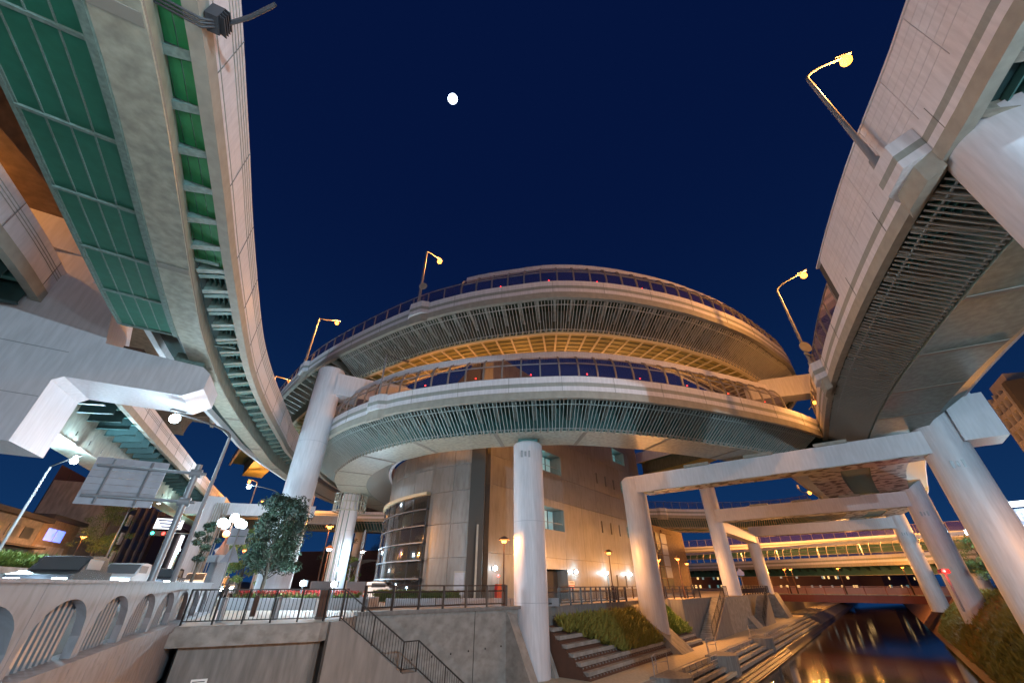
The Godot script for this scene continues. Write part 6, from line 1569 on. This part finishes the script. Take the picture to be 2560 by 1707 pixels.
	b = MB.new(); b.slab([Vector2(-0.5, 4.4), Vector2(9, 4.4), Vector2(9, 4.88), Vector2(-0.5, 4.88)], e0, ex, Vector3.UP, en * -0.6); part(t, "frame", b, M.steel_grey)
	for x in [1.0, 8.0]: bar(t, "post", e0 + ex * x - en * 0.8, e0 + ex * x - en * 0.8 + Vector3.UP * 4.4, 0.4, 0.4, M.steel_grey)
	var chars := [[[0.1, 0.9, 0.1, 0.1], [0.1, 0.9, 0.4, 0.9], [0.1, 0.5, 0.4, 0.5], [0.4, 0.9, 0.4, 0.1], [0.55, 0.9, 0.95, 0.9], [0.55, 0.5, 0.95, 0.5], [0.55, 0.9, 0.55, 0.1], [0.95, 0.9, 0.95, 0.1], [0.55, 0.1, 0.95, 0.1]],
		[[0.1, 0.9, 0.1, 0.1], [0.1, 0.9, 0.9, 0.9], [0.9, 0.9, 0.9, 0.1], [0.1, 0.5, 0.9, 0.5], [0.5, 0.9, 0.5, 0.2], [0.1, 0.1, 0.9, 0.1]],
		[[0.15, 0.8, 0.15, 0.15], [0.15, 0.8, 0.85, 0.8], [0.85, 0.8, 0.85, 0.15], [0.15, 0.15, 0.85, 0.15]],
		[[0.3, 0.9, 0.05, 0.5], [0.2, 0.65, 0.2, 0.05], [0.45, 0.6, 0.95, 0.6], [0.7, 0.95, 0.7, 0.05]],
		[[0.1, 0.65, 0.9, 0.65], [0.3, 0.9, 0.3, 0.1], [0.5, 0.9, 0.75, 0.1]]]
	for i in 5: strokes(t, "led_character", chars[i], e0 + ex * (-0.1 + i * 1.0) + en * 0.02 + Vector3.UP * 6.2, ex, 0.9, M.sign_white, en)
	var kouji := [[[0.12, 0.88, 0.88, 0.88], [0.5, 0.88, 0.5, 0.12], [0.05, 0.12, 0.95, 0.12]],
		[[0.05, 0.86, 0.95, 0.86], [0.2, 0.74, 0.8, 0.74], [0.2, 0.6, 0.8, 0.6], [0.1, 0.46, 0.9, 0.46], [0.05, 0.34, 0.95, 0.34], [0.1, 0.2, 0.9, 0.2], [0.5, 0.98, 0.5, 0.04]]]
	for i in 2: strokes(t, "led_character", kouji[i], e0 + ex * (0.5 + i * 1.1) + en * 0.02 + Vector3.UP * 5.1, ex, 0.9, M.sign_white, en)
	omni("sign_light", e0 + ex * 3.5 + en * 1.2 + Vector3.UP * 7.7, COOL, 20.0, 0.4)
	# red signal between the right legs
	var rs := cn(37.5, 23.6, -0.9)
	t = thing("red_signal", "red traffic signal glowing between the right legs above the hedge", "traffic light", rs)
	bar(t, "post", rs, rs + Vector3.UP * 3.4, 0.14, 0.14, M.steel_grey)
	b = MB.new(); b.box(Transform3D(Basis(Vector3.UP, -0.8), rs + Vector3.UP * 3.3), Vector3(0.9, 0.36, 0.24)); part(t, "housing", b, M.dark_metal)
	b = MB.new(); b.ball(rs + Vector3.UP * 3.3 + Vector3(-0.2, 0, 0.22), 0.17, 12); part(t, "lamp_red", b, M.lamp_red)
	omni("signal_light", rs + Vector3.UP * 3.3 + Vector3(-0.3, 0, 0.45), Color(1, 0.1, 0.08), 8.0, 0.15)
	# blue crossing sign by the promenade's far end
	var bs := cn(58.0, 0.6, 0)
	t = thing("crossing_sign", "blue five sided road sign beyond the second portal leg", "road sign", bs)
	bar(t, "pole", bs, bs + Vector3.UP * 3.2, 0.07, 0.07, M.steel_pole)
	b = MB.new(); b.slab([Vector2(-0.55, 2.5), Vector2(0.55, 2.5), Vector2(0.55, 3.0), Vector2(0, 3.6), Vector2(-0.55, 3.0)], bs + CB * 0.06 - CA * 0.05, CB, Vector3.UP, CA * -0.03); part(t, "plate", b, M.blue_paint)
	# distant city lights beyond the red bridge
	t = thing("far_block", "dark distant building with a few lit windows beyond the red footbridge", "building", Vector3(96, 0, -150))
	b = MB.new(); b.bx(Vector3(96, 1, -150), Vector3(50, 9, 10), 0.5); part(t, "wall", b, M.tower_brown)
	rng.seed = 77
	for i in 22:
		b = MB.new(); b.box(Transform3D(Basis(Vector3.UP, 0.5), Vector3(96, 0, -150) + Basis(Vector3.UP, 0.5) * Vector3(rng.randf_range(-22, 22), rng.randi_range(0, 1) * 2.6 + 0.6, 5.05)), Vector3(0.9, 0.8, 0.1)); part(t, "window_light", b, M.window_dim if i % 3 else M.window_teal)
	for q in [[Vector3(70, 0, -172), Vector3(34, 9, 10), "dark distant block left of the canal beyond the low deck"], [Vector3(150, 0, -182), Vector3(50, 10, 12), "dark distant block behind the far end of the canal"], [Vector3(176, 0, -130), Vector3(40, 9, 12), "dark distant block right of the canal beyond the legs"], [Vector3(40, 0, -190), Vector3(30, 11, 10), "dark distant block behind the glass annex"], [Vector3(175, 0, -60), Vector3(30, 10, 60), "dark distant block behind the right bank"]]:
		t = thing("far_block", q[2], "building", q[0])
		b = MB.new(); b.bx(q[0] + Vector3.UP * 1.0, q[1], 0.6); part(t, "wall", b, M.tower_brown)
		var fb := Basis(Vector3.UP, 0.6)
		for i in 12:
			b = MB.new(); b.box(Transform3D(fb, q[0] + fb * Vector3(rng.randf_range(-0.45, 0.45) * q[1].x, rng.randi_range(0, 1) * 2.6 + 0.6, q[1].z * 0.5 + 0.05)), Vector3(1.0, 0.9, 0.1)); part(t, "window_light", b, M.window_dim if i % 3 else M.window_teal)
	t = thing("far_block", "dark distant building at the left street's end under the ramps", "building", Vector3(-60, 0, -140))
	b = MB.new(); b.bx(Vector3(-50, 4, -140), Vector3(60, 12, 10), -0.2); part(t, "wall", b, M.tower_brown)

func _ready() -> void:
	var th := deg_to_rad(32.06)
	var cam := Camera3D.new()
	cam.name = "camera"
	cam.position = Vector3(0, 1.3, 0); cam.rotation.x = th
	cam.fov = 2.0 * rad_to_deg(atan(853.5 / 968.8)); cam.near = 0.1; cam.far = 1500.0
	add_child(cam); cam.current = true
	var env := Environment.new()
	var sky := Sky.new()
	var sm := ProceduralSkyMaterial.new()
	sm.sky_top_color = Color(0.0012, 0.0056, 0.035).linear_to_srgb()
	sm.sky_horizon_color = Color(0.005, 0.032, 0.108).linear_to_srgb()
	sm.sky_curve = 0.22
	sm.ground_bottom_color = Color(0.004, 0.006, 0.012).linear_to_srgb(); sm.ground_horizon_color = Color(0.006, 0.02, 0.06).linear_to_srgb()
	sky.sky_material = sm
	env.background_mode = Environment.BG_SKY; env.sky = sky
	env.tonemap_mode = Environment.TONE_MAPPER_LINEAR
	env.tonemap_exposure = 1.25
	env.sdfgi_enabled = true; env.ssao_enabled = true; env.ssil_enabled = true
	var we := WorldEnvironment.new()
	we.name = "world_environment"; we.environment = env
	add_child(we)
	var mp := Vector3(-0.1528, 1.063, -0.514) * 330.0
	var sun := DirectionalLight3D.new()
	sun.name = "moon_light"; sun.light_color = Color(0.75, 0.86, 1.0); sun.light_energy = 0.03; sun.light_angular_distance = 0.5; sun.shadow_enabled = true
	sun.sky_mode = DirectionalLight3D.SKY_MODE_LIGHT_ONLY
	add_child(sun); sun.look_at_from_position(mp, Vector3.ZERO)

	rng.seed = 1
	var ub := MB.new(); ub.bx(Vector3.ZERO, Vector3.ONE)
	bar_mesh = ub.mesh()
	make_materials()
	build_ground()
	build_building()
	build_decks()
	build_piers()
	build_plants()
	build_street()
	var mb := MB.new(); mb.ball(mp, 4.0, 28)
	solo("moon", mb, M.moon_face, "bright full moon high in the dark blue sky", "moon")
